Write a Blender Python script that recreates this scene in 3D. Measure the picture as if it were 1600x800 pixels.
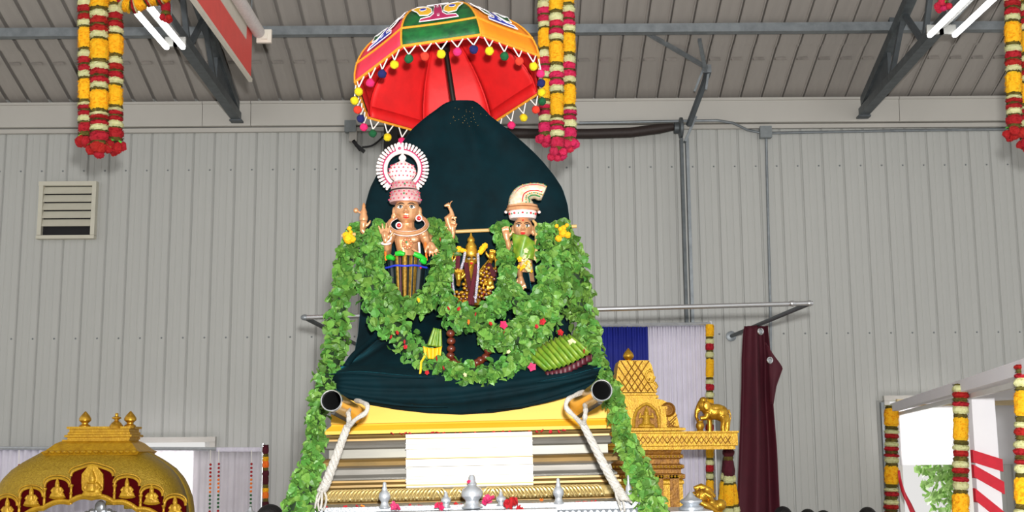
import bpy, bmesh, math, random
from mathutils import Vector, Matrix, Quaternion
for _o in list(bpy.data.objects): bpy.data.objects.remove(_o)
SC = bpy.context.scene
COL = SC.collection
R = math.radians
# ------------------------------------------------------------------ camera
F_PX, PITCH, ROLL = 1900.0, R(9), R(0.4)
CAM = Vector((0, 0, 2.25))
fw = Vector((0, math.cos(PITCH), math.sin(PITCH)))
_r0, _u0 = Vector((1, 0, 0)), Vector((0, -math.sin(PITCH), math.cos(PITCH)))
rt = _r0*math.cos(ROLL) - _u0*math.sin(ROLL)
up = _r0*math.sin(ROLL) + _u0*math.cos(ROLL)
cd = bpy.data.cameras.new('camera'); cam = bpy.data.objects.new('camera', cd); COL.objects.link(cam)
cd.sensor_width = 36; cd.lens = F_PX/1600*36; cd.clip_end = 300
cam.matrix_world = Matrix(((rt.x, up.x, -fw.x, 0), (rt.y, up.y, -fw.y, 0), (rt.z, up.z, -fw.z, CAM.z), (0, 0, 0, 1)))
SC.camera = cam
def P(px, py, Y):
    """world point on the plane y=Y that the photograph shows at (px,py)"""
    d = fw + rt*((px-800)/F_PX) + up*((400-py)/F_PX)
    return CAM + d*(Y/d.y)
def K(Y): return Y/math.cos(PITCH)/F_PX           # metres per photo pixel at depth Y
# ------------------------------------------------------------------ world, lights, exposure
w = bpy.data.worlds.new('world'); SC.world = w; w.use_nodes = True
bg = w.node_tree.nodes['Background']
bg.inputs['Color'].default_value = (1.0, 0.985, 0.96, 1); bg.inputs['Strength'].default_value = 0.62
def area(name, loc, target, size, power, color=(1, 1, 1), size_y=None):
    l = bpy.data.lights.new(name, 'AREA'); l.energy = power; l.color = color; l.size = size
    if size_y: l.shape = 'RECTANGLE'; l.size_y = size_y
    o = bpy.data.objects.new(name, l); COL.objects.link(o); o.location = loc
    o.rotation_euler = (Vector(target)-Vector(loc)).to_track_quat('-Z', 'Y').to_euler()
    return o
area('camera_flash', (0.12, -0.1, 2.62), (0.1, 8, 3.4), 0.16, 620, (1, 0.99, 0.97))
sun = bpy.data.lights.new('sun', 'SUN'); sun.energy = 9; sun.angle = R(1); sun.color = (1, .97, .92)
so = bpy.data.objects.new('sun', sun); COL.objects.link(so); so.rotation_euler = Vector((-.04, -.98, -.16)).to_track_quat('-Z', 'Y').to_euler()
SC.view_settings.view_transform = 'Standard'; SC.view_settings.look = 'None'
SC.view_settings.gamma = 1; SC.view_settings.use_curve_mapping = False
SC.view_settings.exposure = 0.35
# ------------------------------------------------------------------ materials
def lin(h):
    h = h.lstrip('#'); c = [int(h[i:i+2], 16)/255 for i in (0, 2, 4)]
    return tuple((x/12.92 if x <= .04045 else ((x+.055)/1.055)**2.4) for x in c) + (1,)
MATS = {}
def mat(name, hexc, rough=.5, metal=0., var=.12, scale=14., bump=0., bscale=None, hex2=None, island=0., sheen=None, emit=None, coat=0, trans=0, stretch=None, spec=None):
    m = bpy.data.materials.new(name); m.use_nodes = True; nt = m.node_tree; N = nt.nodes
    b = N['Principled BSDF']; c = lin(hexc)
    b.inputs['Roughness'].default_value = rough; b.inputs['Metallic'].default_value = metal
    if spec is not None: b.inputs['Specular IOR Level'].default_value = spec
    tc = N.new('ShaderNodeTexCoord'); nz = N.new('ShaderNodeTexNoise'); nz.inputs['Scale'].default_value = scale
    nz.inputs['Detail'].default_value = 5
    src = tc.outputs['Object']
    if stretch:
        mp = N.new('ShaderNodeMapping'); mp.inputs['Scale'].default_value = stretch
        nt.links.new(src, mp.inputs['Vector']); src = mp.outputs['Vector']
    nt.links.new(src, nz.inputs['Vector'])
    mx = N.new('ShaderNodeMix'); mx.data_type = 'RGBA'
    c2 = lin(hex2) if hex2 else tuple(max(0, x*(1-var)) for x in c[:3])+(1,)
    c1 = c if hex2 else tuple(min(1, x*(1+var*.5)) for x in c[:3])+(1,)
    mx.inputs[6].default_value = c1; mx.inputs[7].default_value = c2
    rm = N.new('ShaderNodeMapRange'); rm.inputs[1].default_value = .3; rm.inputs[2].default_value = .7
    nt.links.new(nz.outputs['Fac'], rm.inputs[0]); nt.links.new(rm.outputs[0], mx.inputs[0])
    out = mx.outputs[2]
    if island:
        gi = N.new('ShaderNodeNewGeometry'); oi = N.new('ShaderNodeObjectInfo')
        ad = N.new('ShaderNodeMath'); ad.operation = 'ADD'; fr = N.new('ShaderNodeMath'); fr.operation = 'FRACT'
        nt.links.new(gi.outputs['Random Per Island'], ad.inputs[0]); nt.links.new(oi.outputs['Random'], ad.inputs[1]); nt.links.new(ad.outputs[0], fr.inputs[0])
        mr = N.new('ShaderNodeMapRange'); mr.inputs[3].default_value = 1-island; mr.inputs[4].default_value = 1+island
        nt.links.new(fr.outputs[0], mr.inputs[0])
        hs = N.new('ShaderNodeHueSaturation'); nt.links.new(mr.outputs[0], hs.inputs['Value']); nt.links.new(out, hs.inputs['Color'])
        mh = N.new('ShaderNodeMapRange'); mh.inputs[3].default_value = .5-island*.06; mh.inputs[4].default_value = .5+island*.04
        nt.links.new(oi.outputs['Random'], mh.inputs[0]); nt.links.new(mh.outputs[0], hs.inputs['Hue']); out = hs.outputs['Color']
    nt.links.new(out, b.inputs['Base Color'])
    if bump:
        n2 = N.new('ShaderNodeTexNoise'); n2.inputs['Scale'].default_value = bscale or scale*3; n2.inputs['Detail'].default_value = 4
        nt.links.new(src, n2.inputs['Vector'])
        bp = N.new('ShaderNodeBump'); bp.inputs['Strength'].default_value = bump; bp.inputs['Distance'].default_value = .02
        nt.links.new(n2.outputs['Fac'], bp.inputs['Height']); nt.links.new(bp.outputs['Normal'], b.inputs['Normal'])
    if sheen:
        b.inputs['Sheen Weight'].default_value = sheen[0]; b.inputs['Sheen Tint'].default_value = lin(sheen[1]); b.inputs['Sheen Roughness'].default_value = .18
    if coat: b.inputs['Coat Weight'].default_value = coat
    if emit: b.inputs['Emission Color'].default_value = lin(hexc); b.inputs['Emission Strength'].default_value = emit
    if trans:   # thin cloth or leaf: part of the light passes through
        tl = N.new('ShaderNodeBsdfTranslucent'); nt.links.new(out, tl.inputs['Color'])
        ms = N.new('ShaderNodeMixShader'); ms.inputs[0].default_value = trans
        nt.links.new(b.outputs[0], ms.inputs[1]); nt.links.new(tl.outputs[0], ms.inputs[2])
        nt.links.new(ms.outputs[0], N['Material Output'].inputs['Surface'])
    MATS[name] = m; return m
M = MATS
mat('wall_paint', '#b3b4b0', .38, 0, .05, 3, stretch=(3, 3, .3))
mat('ceiling_paint', '#a39d97', .5, 0, .08, 2.5, stretch=(4, .6, 1))
mat('white_trim', '#b8b5ae', .5, 0, .04, 2)
mat('concrete', '#a8a49c', .8, 0, .15, 2, bump=.2)
mat('galvanised', '#8a9094', .45, .55, .2, 12, spec=.4)
mat('galvanised_dark', '#5d6366', .5, .4, .25, 12)
mat('steel_grey', '#565c60', .55, .35, .2, 8)
mat('junction_grey', '#83898b', .5, .2, .1, 20)
mat('louvre_white', '#c9c6b6', .5, 0, .05, 8)
mat('dark_void', '#202022', .9, 0, .1)
mat('shutter_brown', '#2e2320', .6, .1, .3, 20, stretch=(6, 1, 1))
mat('black_rubber', '#101012', .6, 0, .1)
mat('tube_light', '#ffffff', .3, 0, 0, emit=5)
mat('fixture_grey', '#8e8e8a', .5, 0, .05)
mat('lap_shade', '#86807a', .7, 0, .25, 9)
mat('fixture_white', '#dcdcd8', .4, 0, .03)
mat('yellow_flower', '#f7c81a', .85, 0, .15, 60, hex2='#f6b20c', island=.1, trans=.15)
mat('cream_flower', '#e6e2b4', .85, 0, .15, 60, hex2='#c9cd8a', island=.08, trans=.15)
mat('red_flower', '#b80c10', .85, 0, .3, 60, hex2='#8e0a12', island=.08)
mat('pink_flower', '#d02050', .85, 0, .25, 60, hex2='#b01238', island=.15)
mat('maroon_flower', '#4d0716', .9, 0, .3, 60, island=.2)
mat('olive_leaf', '#3a3a14', .85, 0, .5, 60, hex2='#7a6a20', island=.2)
mat('orange_flower', '#f0761c', .85, 0, .2, 60, island=.1)
mat('bright_green', '#58c840', .6, 0, .2, 40)
mat('banner_red', '#ea5a52', .6, 0, .05, 10)
mat('banner_cream', '#d9d3c6', .6, 0, .05, 10)
mat('roller_white', '#d9d2cf', .7, 0, .1, 40, bump=.2)
mat('velvet', '#001a20', .8, 0, .4, 7, sheen=(.32, '#2b93a8'), bump=.12, bscale=9, spec=.12)
mat('umbrella_red', '#e5182a', .6, 0, .1, 12, trans=.12)
mat('umbrella_lining', '#e31a1c', .6, 0, .12, 10, bump=.15, bscale=12, trans=.12)
mat('umbrella_green', '#0d6b2c', .6, 0, .4, 18, hex2='#054420', bump=.2)
mat('umbrella_orange', '#f58d0e', .6, 0, .08, 18)
mat('umbrella_pink', '#ea3550', .6, 0, .08, 18)
mat('trim_orange', '#f2a024', .7, 0, .2, 90, bump=.4)
mat('white_cord', '#f0ece4', .7, 0, .05)
mat('pom_yellow', '#e8cf12', .9, 0, .15, 80, bump=.5, bscale=90)
mat('pom_green', '#0a5a30', .9, 0, .15, 80, bump=.5, bscale=90)
mat('pom_red', '#ee3a24', .9, 0, .15, 80, bump=.5, bscale=90)
mat('pom_navy', '#151a5c', .9, 0, .15, 80, bump=.5, bscale=90)
mat('pom_pink', '#e8246c', .9, 0, .15, 80, bump=.5, bscale=90)
mat('applique_magenta', '#b01e58', .6, 0, .15, 40)
mat('applique_white', '#f2eef0', .6, 0, .05)
mat('applique_yellow', '#efb82a', .6, 0, .1)
mat('applique_blue', '#2436b4', .6, 0, .1)
mat('black_pole', '#16130f', .4, 0, .2)
mat('bronze', '#dba67c', .32, .4, .2, 20, hex2='#bd8454')
mat('gold', '#d9ac3e', .3, .75, .2, 22, hex2='#b9821c', bump=.15, bscale=60)
mat('gold_paint', '#d2a526', .4, .35, .2, 24, hex2='#b4861a', bump=.25, bscale=70)
mat('gold_leaf_dome', '#b8982a', .42, .4, .3, 60, hex2='#9a7a18', bump=.5, bscale=110)
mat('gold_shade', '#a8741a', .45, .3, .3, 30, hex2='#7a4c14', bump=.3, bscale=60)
mat('maroon_panel', '#4a0004', .9, 0, .1, 20, spec=.1)
mat('crown_white', '#f1e9e4', .35, .1, .06, 60, hex2='#f0d0d0')
mat('crown_rose', '#cdaaa6', .35, .15, .1, 60, hex2='#b58688')
mat('blind_white', '#f4f3f6', .7, 0, .03, 4, trans=.6)
mat('crown_ivory', '#ddd2c0', .35, .2, .15, 60, hex2='#c8b48c')
mat('gem_pink', '#b8315f', .2, 0, .2, 60)
mat('gem_red', '#c4141c', .15, 0, .2, 60, coat=.5)
mat('gem_green', '#1c7a44', .15, 0, .2, 60, coat=.5)
mat('eye_white', '#f3efe6', .3, 0, 0)
mat('eye_black', '#15110e', .3, 0, 0)
mat('lip_red', '#c01a1c', .35, 0, .05)
mat('silk_black', '#0c1a1c', .45, 0, .3, 30, sheen=(.2, '#3a6a70'))
mat('silk_gold', '#bd923a', .35, .4, .35, 70, hex2='#7e5c18')
mat('silk_green', '#1fae28', .45, 0, .25, 30, sheen=(.3, '#a0ff90'))
mat('silk_olive', '#4a7a1a', .42, 0, .3, 30, hex2='#7f962e', sheen=(.15, '#e0f080'))
mat('silk_maroon', '#4a0f1c', .5, 0, .3, 60)
mat('silk_yellow', '#f0b414', .45, 0, .15, 30, sheen=(.3, '#fff0a0'))
mat('blue_thread', '#2a3ac0', .5, 0, .1)
mat('silver_tinsel', '#c9c6d4', .35, .5, .3, 120, bump=.6, bscale=150)
mat('wood_rod', '#c9a263', .5, 0, .15, 20, stretch=(1, 8, 8))
mat('leaf_green', '#5f8e3c', .45, 0, .25, 20, hex2='#48782f', island=.42, trans=.10, spec=.35)
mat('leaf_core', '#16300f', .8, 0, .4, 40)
mat('stem_brown', '#4a3a1c', .8, 0, .2)
mat('bead_brown', '#5d2414', .3, 0, .4, 40, coat=.3)
mat('yellow_paint', '#dcab2c', .55, 0, .08, 4, hex2='#d39c1a', stretch=(.4, 1, 3))
mat('plinth_bronze', '#8f713e', .42, .45, .3, 6, hex2='#6e5a34', stretch=(.6, 1, 4))
mat('plinth_steel', '#8d8a84', .36, .45, .25, 5, hex2='#75726b', stretch=(.6, 1, 4))
mat('plinth_mirror', '#6f6d66', .45, .25, .3, 5, hex2='#807d70', stretch=(.6, 1, 4))
mat('plinth_white', '#e2ddd0', .5, 0, .04, 6)
mat('relief_gold', '#d6c188', .35, .45, .2, 30, hex2='#b09452')
mat('silver', '#c3c8ce', .3, .65, .12, 20)
mat('silver_deck', '#909498', .4, .4, .1, 30, bump=.2, bscale=80)
mat('pole_gold', '#d9a83a', .25, .7, .15, 10)
mat('chrome', '#d5d7da', .18, .9, .05)
mat('rope_white', '#b4b0a9', .85, 0, .15, 60, bump=.5, bscale=120)
mat('curtain_blue', '#0f1f86', .7, 0, .15, 8, sheen=(.2, '#5a6aff'))
mat('curtain_white', '#d6d2e0', .75, 0, .06, 6)
mat('sheer_white', '#f4f1f6', .8, 0, .04, 6, trans=.6)
mat('curtain_maroon', '#48031a', .75, 0, .15, 6, sheen=(.15, '#ff6080'))
mat('tent_white', '#fbfaff', .6, 0, .03, 4, trans=.2)
mat('beige_beam', '#d8c49a', .6, 0, .08, 12)
mat('ribbon_red', '#c8142c', .5, 0, .1, 20)
mat('grass', '#6f9a4a', .9, 0, .3, 6)
mat('tree_green', '#7fae58', .8, 0, .3, 5, hex2='#a9c890', island=.3, trans=.2)
mat('bark', '#6a5a48', .9, 0, .3)
mat('skin', '#8a5a3e', .5, 0, .1, 20)
mat('hair_black', '#0d0b0b', .55, 0, .3, 60, bump=.5, bscale=90)
mat('shirt_white', '#d8d8d4', .8, 0, .05); mat('trouser_grey', '#4a4a50', .8, 0, .1); mat('shirt_blue', '#3a4a78', .8, 0, .1)
# ------------------------------------------------------------------ mesh builder
class MB:
    def __init__(s): s.v = []; s.f = []; s.mi = []
    def add(s, vs, fs, mi=0):
        n = len(s.v); s.v += [Vector(x) for x in vs]; s.f += [tuple(i+n for i in f) for f in fs]; s.mi += [mi]*len(fs); return s
    def box(s, c, d, rot=None, mi=0):
        c = Vector(c); vs = []
        for x in (-.5, .5):
            for y in (-.5, .5):
                for z in (-.5, .5):
                    q = Vector((x*d[0], y*d[1], z*d[2])); vs.append(c + (rot @ q if rot else q))
        return s.add(vs, [(0, 1, 3, 2), (4, 6, 7, 5), (0, 4, 5, 1), (2, 3, 7, 6), (0, 2, 6, 4), (1, 5, 7, 3)], mi)
    def bar(s, a, b, wx, wy, mi=0):
        a, b = Vector(a), Vector(b); q = (b-a).to_track_quat('Z', 'Y').to_matrix()
        return s.box((a+b)/2, (wx, wy, (b-a).length), q, mi)
    def tube(s, pts, rad, n=8, caps=True, mi=0, flat=1.0):
        pts = [Vector(p) for p in pts]; m = len(pts)
        if not isinstance(rad, (list, tuple)): rad = [rad]*m
        t0 = (pts[1]-pts[0]).normalized(); a = t0.orthogonal().normalized(); vs = []
        for i, p in enumerate(pts):
            t = (pts[min(i+1, m-1)]-pts[max(i-1, 0)])
            t = t.normalized() if t.length > 1e-9 else t0
            a = (a - t*a.dot(t)); a = a.normalized() if a.length > 1e-6 else t.orthogonal().normalized()
            b = t.cross(a)
            for k in range(n):
                an = 2*math.pi*k/n; vs.append(p + (a*math.cos(an)+b*math.sin(an)*flat)*rad[i])
        fs = [(i*n+k, i*n+(k+1) % n, (i+1)*n+(k+1) % n, (i+1)*n+k) for i in range(m-1) for k in range(n)]
        if caps: fs += [tuple(range(n))[::-1], tuple((m-1)*n+k for k in range(n))]
        return s.add(vs, fs, mi)
    def lathe(s, prof, c=(0, 0, 0), n=16, rot=None, sx=1, sy=1, mi=0):
        c = Vector(c); vs = []
        for r, z in prof:
            for k in range(n):
                an = 2*math.pi*k/n; q = Vector((r*math.cos(an)*sx, r*math.sin(an)*sy, z)); vs.append(c + (rot @ q if rot else q))
        m = len(prof)
        fs = [(i*n+k, i*n+(k+1) % n, (i+1)*n+(k+1) % n, (i+1)*n+k) for i in range(m-1) for k in range(n)]
        fs += [tuple(range(n))[::-1], tuple((m-1)*n+k for k in range(n))]
        return s.add(vs, fs, mi)
    def ball(s, c, r, nu=10, nv=7, rot=None, mi=0):
        if not isinstance(r, (list, tuple)): r = (r, r, r)
        pr = [(max(.001, math.sin(math.pi*i/nv)), -math.cos(math.pi*i/nv)) for i in range(nv+1)]
        c = Vector(c); vs = []
        for a, z in pr:
            for k in range(nu):
                an = 2*math.pi*k/nu; q = Vector((a*math.cos(an)*r[0], a*math.sin(an)*r[1], z*r[2])); vs.append(c + (rot @ q if rot else q))
        fs = [(i*nu+k, i*nu+(k+1) % nu, (i+1)*nu+(k+1) % nu, (i+1)*nu+k) for i in range(nv) for k in range(nu)]
        return s.add(vs, fs, mi)
    def grid(s, fn, nu, nv, mi=0, wrap=False):
        vs = [fn(i/nu, j/nv) for j in range(nv+1) for i in range(nu+1)]; q = nu+1
        return s.add(vs, [(j*q+i, j*q+i+1, (j+1)*q+i+1, (j+1)*q+i) for j in range(nv) for i in range(nu)], mi)
    def prism(s, poly, ext, mi=0):
        e = Vector(ext); n = len(poly); vs = [Vector(p) for p in poly]+[Vector(p)+e for p in poly]
        return s.add(vs, [tuple(range(n))[::-1], tuple(range(n, 2*n))]+[(i, (i+1) % n, n+(i+1) % n, n+i) for i in range(n)], mi)
    def pxprism(s, poly, Y, depth, mi=0): return s.prism([P(x, y, Y) for x, y in poly], (0, depth, 0), mi)
    def sweep(s, prof, cx, cy, hw0, hd0, mi=0):
        """rectangular moulding: prof = [(outset, z)], stacked around a centre"""
        vs = []
        for o, z in prof:
            a, b = hw0+o, hd0+o; vs += [(cx-a, cy-b, z), (cx+a, cy-b, z), (cx+a, cy+b, z), (cx-a, cy+b, z)]
        m = len(prof); fs = [(i*4+k, i*4+(k+1) % 4, (i+1)*4+(k+1) % 4, (i+1)*4+k) for i in range(m-1) for k in range(4)]
        fs += [(3, 2, 1, 0), tuple((m-1)*4+k for k in range(4))]
        return s.add(vs, fs, mi)
    def join(s, o, mi=0): return s.add(o.v, o.f, mi)
    def mesh(s, name, mats, smooth=False, off=Vector((0, 0, 0)), fix=True, rotinv=None):
        me = bpy.data.meshes.new(name)
        vs = [(v-off) for v in s.v]
        if rotinv: vs = [rotinv @ v for v in vs]
        me.from_pydata([tuple(v) for v in vs], [], s.f)
        for m in (mats if isinstance(mats, (list, tuple)) else [mats]): me.materials.append(M[m] if isinstance(m, str) else m)
        if any(s.mi): me.polygons.foreach_set('material_index', s.mi)
        if fix:
            bm = bmesh.new(); bm.from_mesh(me); bmesh.ops.recalc_face_normals(bm, faces=bm.faces); bm.to_mesh(me); bm.free()
        if smooth:
            me.polygons.foreach_set('use_smooth', [True]*len(me.polygons))
            if smooth != 'all': me.set_sharp_from_angle(angle=R(smooth if smooth is not True else 42))
        me.update(); return me
def origin_of(o):
    v = Vector((0, 0, 0))
    while o: v = v + o.location; o = o.parent
    return v
def link(name, me, parent=None):
    o = bpy.data.objects.new(name, me); COL.objects.link(o)
    if parent: o.parent = parent
    return o
def tag(o, label=None, cat=None, group=None, kind=None):
    if label: o['label'] = label
    if cat: o['category'] = cat
    if group: o['group'] = group
    if kind: o['kind'] = kind
    return o
def thing(name, label, cat, loc, group=None):
    o = bpy.data.objects.new(name, None); COL.objects.link(o); o.location = loc; o.empty_display_size = .1
    return tag(o, label, cat, group)
def part(name, mb, mats, parent, smooth=False, label=None, solid=0, kind=None, local=False):
    """mesh given in world coordinates (or local to the thing) becomes a child of parent"""
    me = mb.mesh(name, mats, smooth, Vector((0, 0, 0)) if local else origin_of(parent))
    o = link(name, me, parent)
    if solid: sm = o.modifiers.new('thickness', 'SOLIDIFY'); sm.thickness = solid; sm.offset = 0
    return tag(o, label, None, None, kind)
def single(name, mb, mats, label, cat, smooth=False, group=None, kind=None, solid=0, loc=None):
    loc = Vector(loc) if loc is not None else sum((v for v in mb.v), Vector())/len(mb.v)
    o = link(name, mb.mesh(name, mats, smooth, loc)); o.location = loc
    if solid: sm = o.modifiers.new('thickness', 'SOLIDIFY'); sm.thickness = solid; sm.offset = 0
    return tag(o, label, cat, group, kind)
def copy_tree(o, parent=None):
    c = o.copy(); COL.objects.link(c); c.parent = parent
    for ch in list(o.children): copy_tree(ch, c)
    return c
def fuse(mb, vox, iters=2):
    """one continuous surface out of overlapping volumes (voxel remesh, baked into a plain mesh)"""
    o = bpy.data.objects.new('tmp', mb.mesh('tmp', 'bronze')); COL.objects.link(o)
    r = o.modifiers.new('r', 'REMESH'); r.mode = 'VOXEL'; r.voxel_size = vox
    s = o.modifiers.new('s', 'SMOOTH'); s.factor = .5; s.iterations = iters
    bpy.context.view_layer.update(); dg = bpy.context.evaluated_depsgraph_get()
    me = bpy.data.meshes.new_from_object(o.evaluated_get(dg)); out = MB()
    out.v = [v.co.copy() for v in me.vertices]; out.f = [tuple(p.vertices) for p in me.polygons]; out.mi = [0]*len(out.f)
    bpy.data.objects.remove(o); bpy.data.meshes.remove(me); return out
def crom(pts, n):
    """Catmull-Rom through a list of tuples, n samples"""
    m = len(pts); out = []
    for k in range(n):
        u = k/(n-1)*(m-1); i = min(int(u), m-2); t = u-i
        g = lambda j: pts[max(0, min(m-1, j))]
        out.append(tuple(.5*((2*b)+(c-a)*t+(2*a-5*b+4*c-d)*t*t+(3*b-a-3*c+d)*t**3) for a, b, c, d in zip(g(i-1), g(i), g(i+1), g(i+2))))
    return out
def lerp_table(tab, x):
    """tab = [(x, a, b, ...)] sorted; linear interpolation"""
    if x <= tab[0][0]: return tab[0][1:]
    for p, q in zip(tab, tab[1:]):
        if x <= q[0]:
            t = (x-p[0])/(q[0]-p[0]); return tuple(a+(b-a)*t for a, b in zip(p[1:], q[1:]))
    return tab[-1][1:]
# ================================================================== SETTING
YW = 14.0
PW = 0.2476                                    # pitch of the wall and roof sheets
X0 = 5.3997 - 58*PW                            # a seam line
EAVE = P(800, 158, YW).z
SLOPE = math.tan(R(18.8))
def roof_z(y): return EAVE + (YW-y)*SLOPE
fl = MB(); fl.box((0, 7, -.1), (26, 22, .2)); o = link('floor', fl.mesh('floor', 'concrete')); tag(o, kind='structure')
# wall: a backing sheet in pieces round its two doorways, and one ribbed panel object per sheet
def px_x(px, py=700): return P(px, py, YW).x
D1 = (px_x(205), px_x(334), P(270, 691, YW).z)      # doorway behind the sheer curtain
D2 = (px_x(1387), px_x(1503), P(1450, 626, YW).z)   # doorway behind the booth
wl = MB(); top = EAVE+.3
def wallbox(xa, xb, za, zb): wl.box(((xa+xb)/2, YW+.07, (za+zb)/2), (xb-xa, .08, zb-za))
wallbox(-9.3, D1[0], 0, top); wallbox(D1[0], D1[1], D1[2], top); wallbox(D1[1], D2[0], 0, top)
wallbox(D2[0], D2[1], D2[2], top); wallbox(D2[1], 9.3, 0, top)
wall = link('wall_back', wl.mesh('wall_back', 'wall_paint')); tag(wall, kind='structure')
def wall_sheet(z0, z1):
    pr = [(0, .016), (.004, .016), (.010, .015), (.020, .002), (.075, .000), (.079, .003), (.085, .003), (.089, 0), (.158, 0), (.162, .003), (.168, .003), (.172, 0), (.236, 0), (.240, .004), (.2475, .010)]
    b = MB(); vs = [(x, y, z) for z in (z0, z1) for x, y in pr]; n = len(pr)
    b.add(vs, [(i, i+1, n+i+1, n+i) for i in range(n-1)]); return b.mesh('wall_panel', 'wall_paint', fix=False)
full = wall_sheet(0, top); over1 = wall_sheet(D1[2], top); over2 = wall_sheet(D2[2], top)
for k in range(75):
    x = X0+k*PW; c = x+PW/2
    if c < -9.2 or c > 9.2: continue
    me = over1 if D1[0] < c < D1[1] else over2 if D2[0] < c < D2[1] else full
    o = link('wall_panel', me, wall); o.location = (x, YW, 0)
# screw heads along the girt lines
sc = MB()
for z in (P(0, 268, YW).z, P(1400, 520, YW).z):
    for k in range(75):
        x = X0+k*PW+.205
        if abs(x) < 9: sc.ball((x, YW-.002, z), .011, 6, 4)
tag(link('screw_heads', sc.mesh('screw_heads', 'junction_grey'), wall), kind='stuff')
# roof: a deck plate and one sheet object per pitch, lapped halfway, seen from below
YR = 3.5
rf = MB(); rf.prism([(-9.3, YW+.3, roof_z(YW+.3)+.06), (-9.3, YR, roof_z(YR)+.06), (-9.3, YR, roof_z(YR)+.16), (-9.3, YW+.3, roof_z(YW+.3)+.16)], (18.6, 0, 0))
ceil = link('ceiling', rf.mesh('ceiling', 'ceiling_paint')); tag(ceil, kind='structure')
pr = [(0, .045), (.020, .045), (.028, .004), (.040, 0), (.085, .006), (.15, .010), (.21, .007), (.232, .002), (.240, -.016), (.2475, -.016)]
laps = [YW+.05, 13.0, 11.1, 9.2, 7.2, YR]
cm = MB(); n = len(pr)
for a, b_ in zip(laps, laps[1:]):
    vs = [(x, y, roof_z(y)-roof_z(YW)+z+dz) for y, dz in ((a, -.012), (b_, .008)) for x, z in pr]
    cm.add(vs, [(i, i+1, n+i+1, n+i) for i in range(n-1)])
csheet = cm.mesh('ceiling_panel', 'ceiling_paint', fix=False)
for k in range(75):
    x = X0+k*PW+.03
    if -9.2 < x < 9.0:
        o = link('ceiling_panel', csheet, ceil); o.location = (x, 0, roof_z(YW))
b = MB(); yl_ = 13.28  # dark strips added on the roof sheets as the shadow along their lap
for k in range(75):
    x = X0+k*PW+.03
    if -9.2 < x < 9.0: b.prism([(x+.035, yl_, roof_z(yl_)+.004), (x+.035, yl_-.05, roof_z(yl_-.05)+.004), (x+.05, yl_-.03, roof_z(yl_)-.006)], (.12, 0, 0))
tag(link('lap_shade_strips', b.mesh('lap_shade_strips', 'lap_shade'), ceil), kind='stuff')
# eave fascia, with the joints between its lengths
z1, z0 = P(800, 156, YW-.12).z, P(800, 193, YW-.12).z
for i, (xa, xb) in enumerate(((-9.2, P(320, 180, YW).x), (P(320, 180, YW).x+.006, P(395, 180, YW).x), (P(395, 180, YW).x+.006, P(1400, 180, YW).x), (P(1400, 180, YW).x+.006, 9.2))):
    b = MB(); b.prism([(xa, YW-.002, z0), (xa, YW-.11, z0), (xa, YW-.115, z0+.015), (xa, YW-.13, z1-.03), (xa, YW-.15, z1-.03), (xa, YW-.15, z1), (xa, YW-.002, z1)], (xb-xa, 0, 0))
    tag(link('trim_%d' % (i+1), b.mesh('trim', 'white_trim')), kind='structure')
b = MB(); b.box((0, YW-.03, z0-.035), (18.4, .05, .05))
tag(link('trim_5', b.mesh('trim', 'white_trim')), kind='structure')
# door linings
for i, (xa, xb, zt) in enumerate((D1, D2)):
    b = MB()
    for x in (xa, xb): b.box((x, YW+.03, zt/2), (.06, .2, zt))
    b.box(((xa+xb)/2, YW+.03, zt+.028), (xb-xa+.06, .2, .06))
    tag(link('door_%d' % (i+1), b.mesh('door', 'white_trim')), kind='structure')
# outside the doorways: a lawn and trees
g = MB(); g.box((0, 27, -.16), (44, 25.5, .1)); single('lawn', g, 'grass', 'green lawn outside the two open doorways', 'lawn')
def tree(x, y, h, label, seed):
    t = thing('tree', label, 'tree', (x, y, -.1), None); rr = random.Random(seed)
    tr = MB(); tr.tube([(x, y, -.1), (x+.1, y, h*.4), (x, y+.1, h*.7)], [.16, .11, .05], 8); part('trunk', tr, 'bark', t, True)
    cr = MB()
    for _ in range(3600):
        d = Vector((rr.gauss(0, 1), rr.gauss(0, 1), rr.gauss(0, 1))).normalized()*(rr.random()**.4)
        c = Vector((x, y, h*.62))+Vector((d.x*h*.36, d.y*h*.36, d.z*h*.46)); u = Vector((rr.gauss(0, 1), rr.gauss(0, 1), rr.gauss(0, 1))).normalized(); v = u.orthogonal().normalized(); sz = .09
        cr.add([c-u*sz, c+v*sz*.6, c+u*sz, c-v*sz*.6], [(0, 1, 2, 3)])
    o = link('foliage', cr.mesh('foliage', 'tree_green', off=Vector((x, y, -.1)), fix=False), t); tag(o, kind='stuff')
tree(7.6, 19.5, 3.3, 'leafy green tree outside the right doorway, the nearer of two', 3)
tree(9.6, 23.0, 3.6, 'leafy green tree outside the right doorway, further back', 4)
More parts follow.
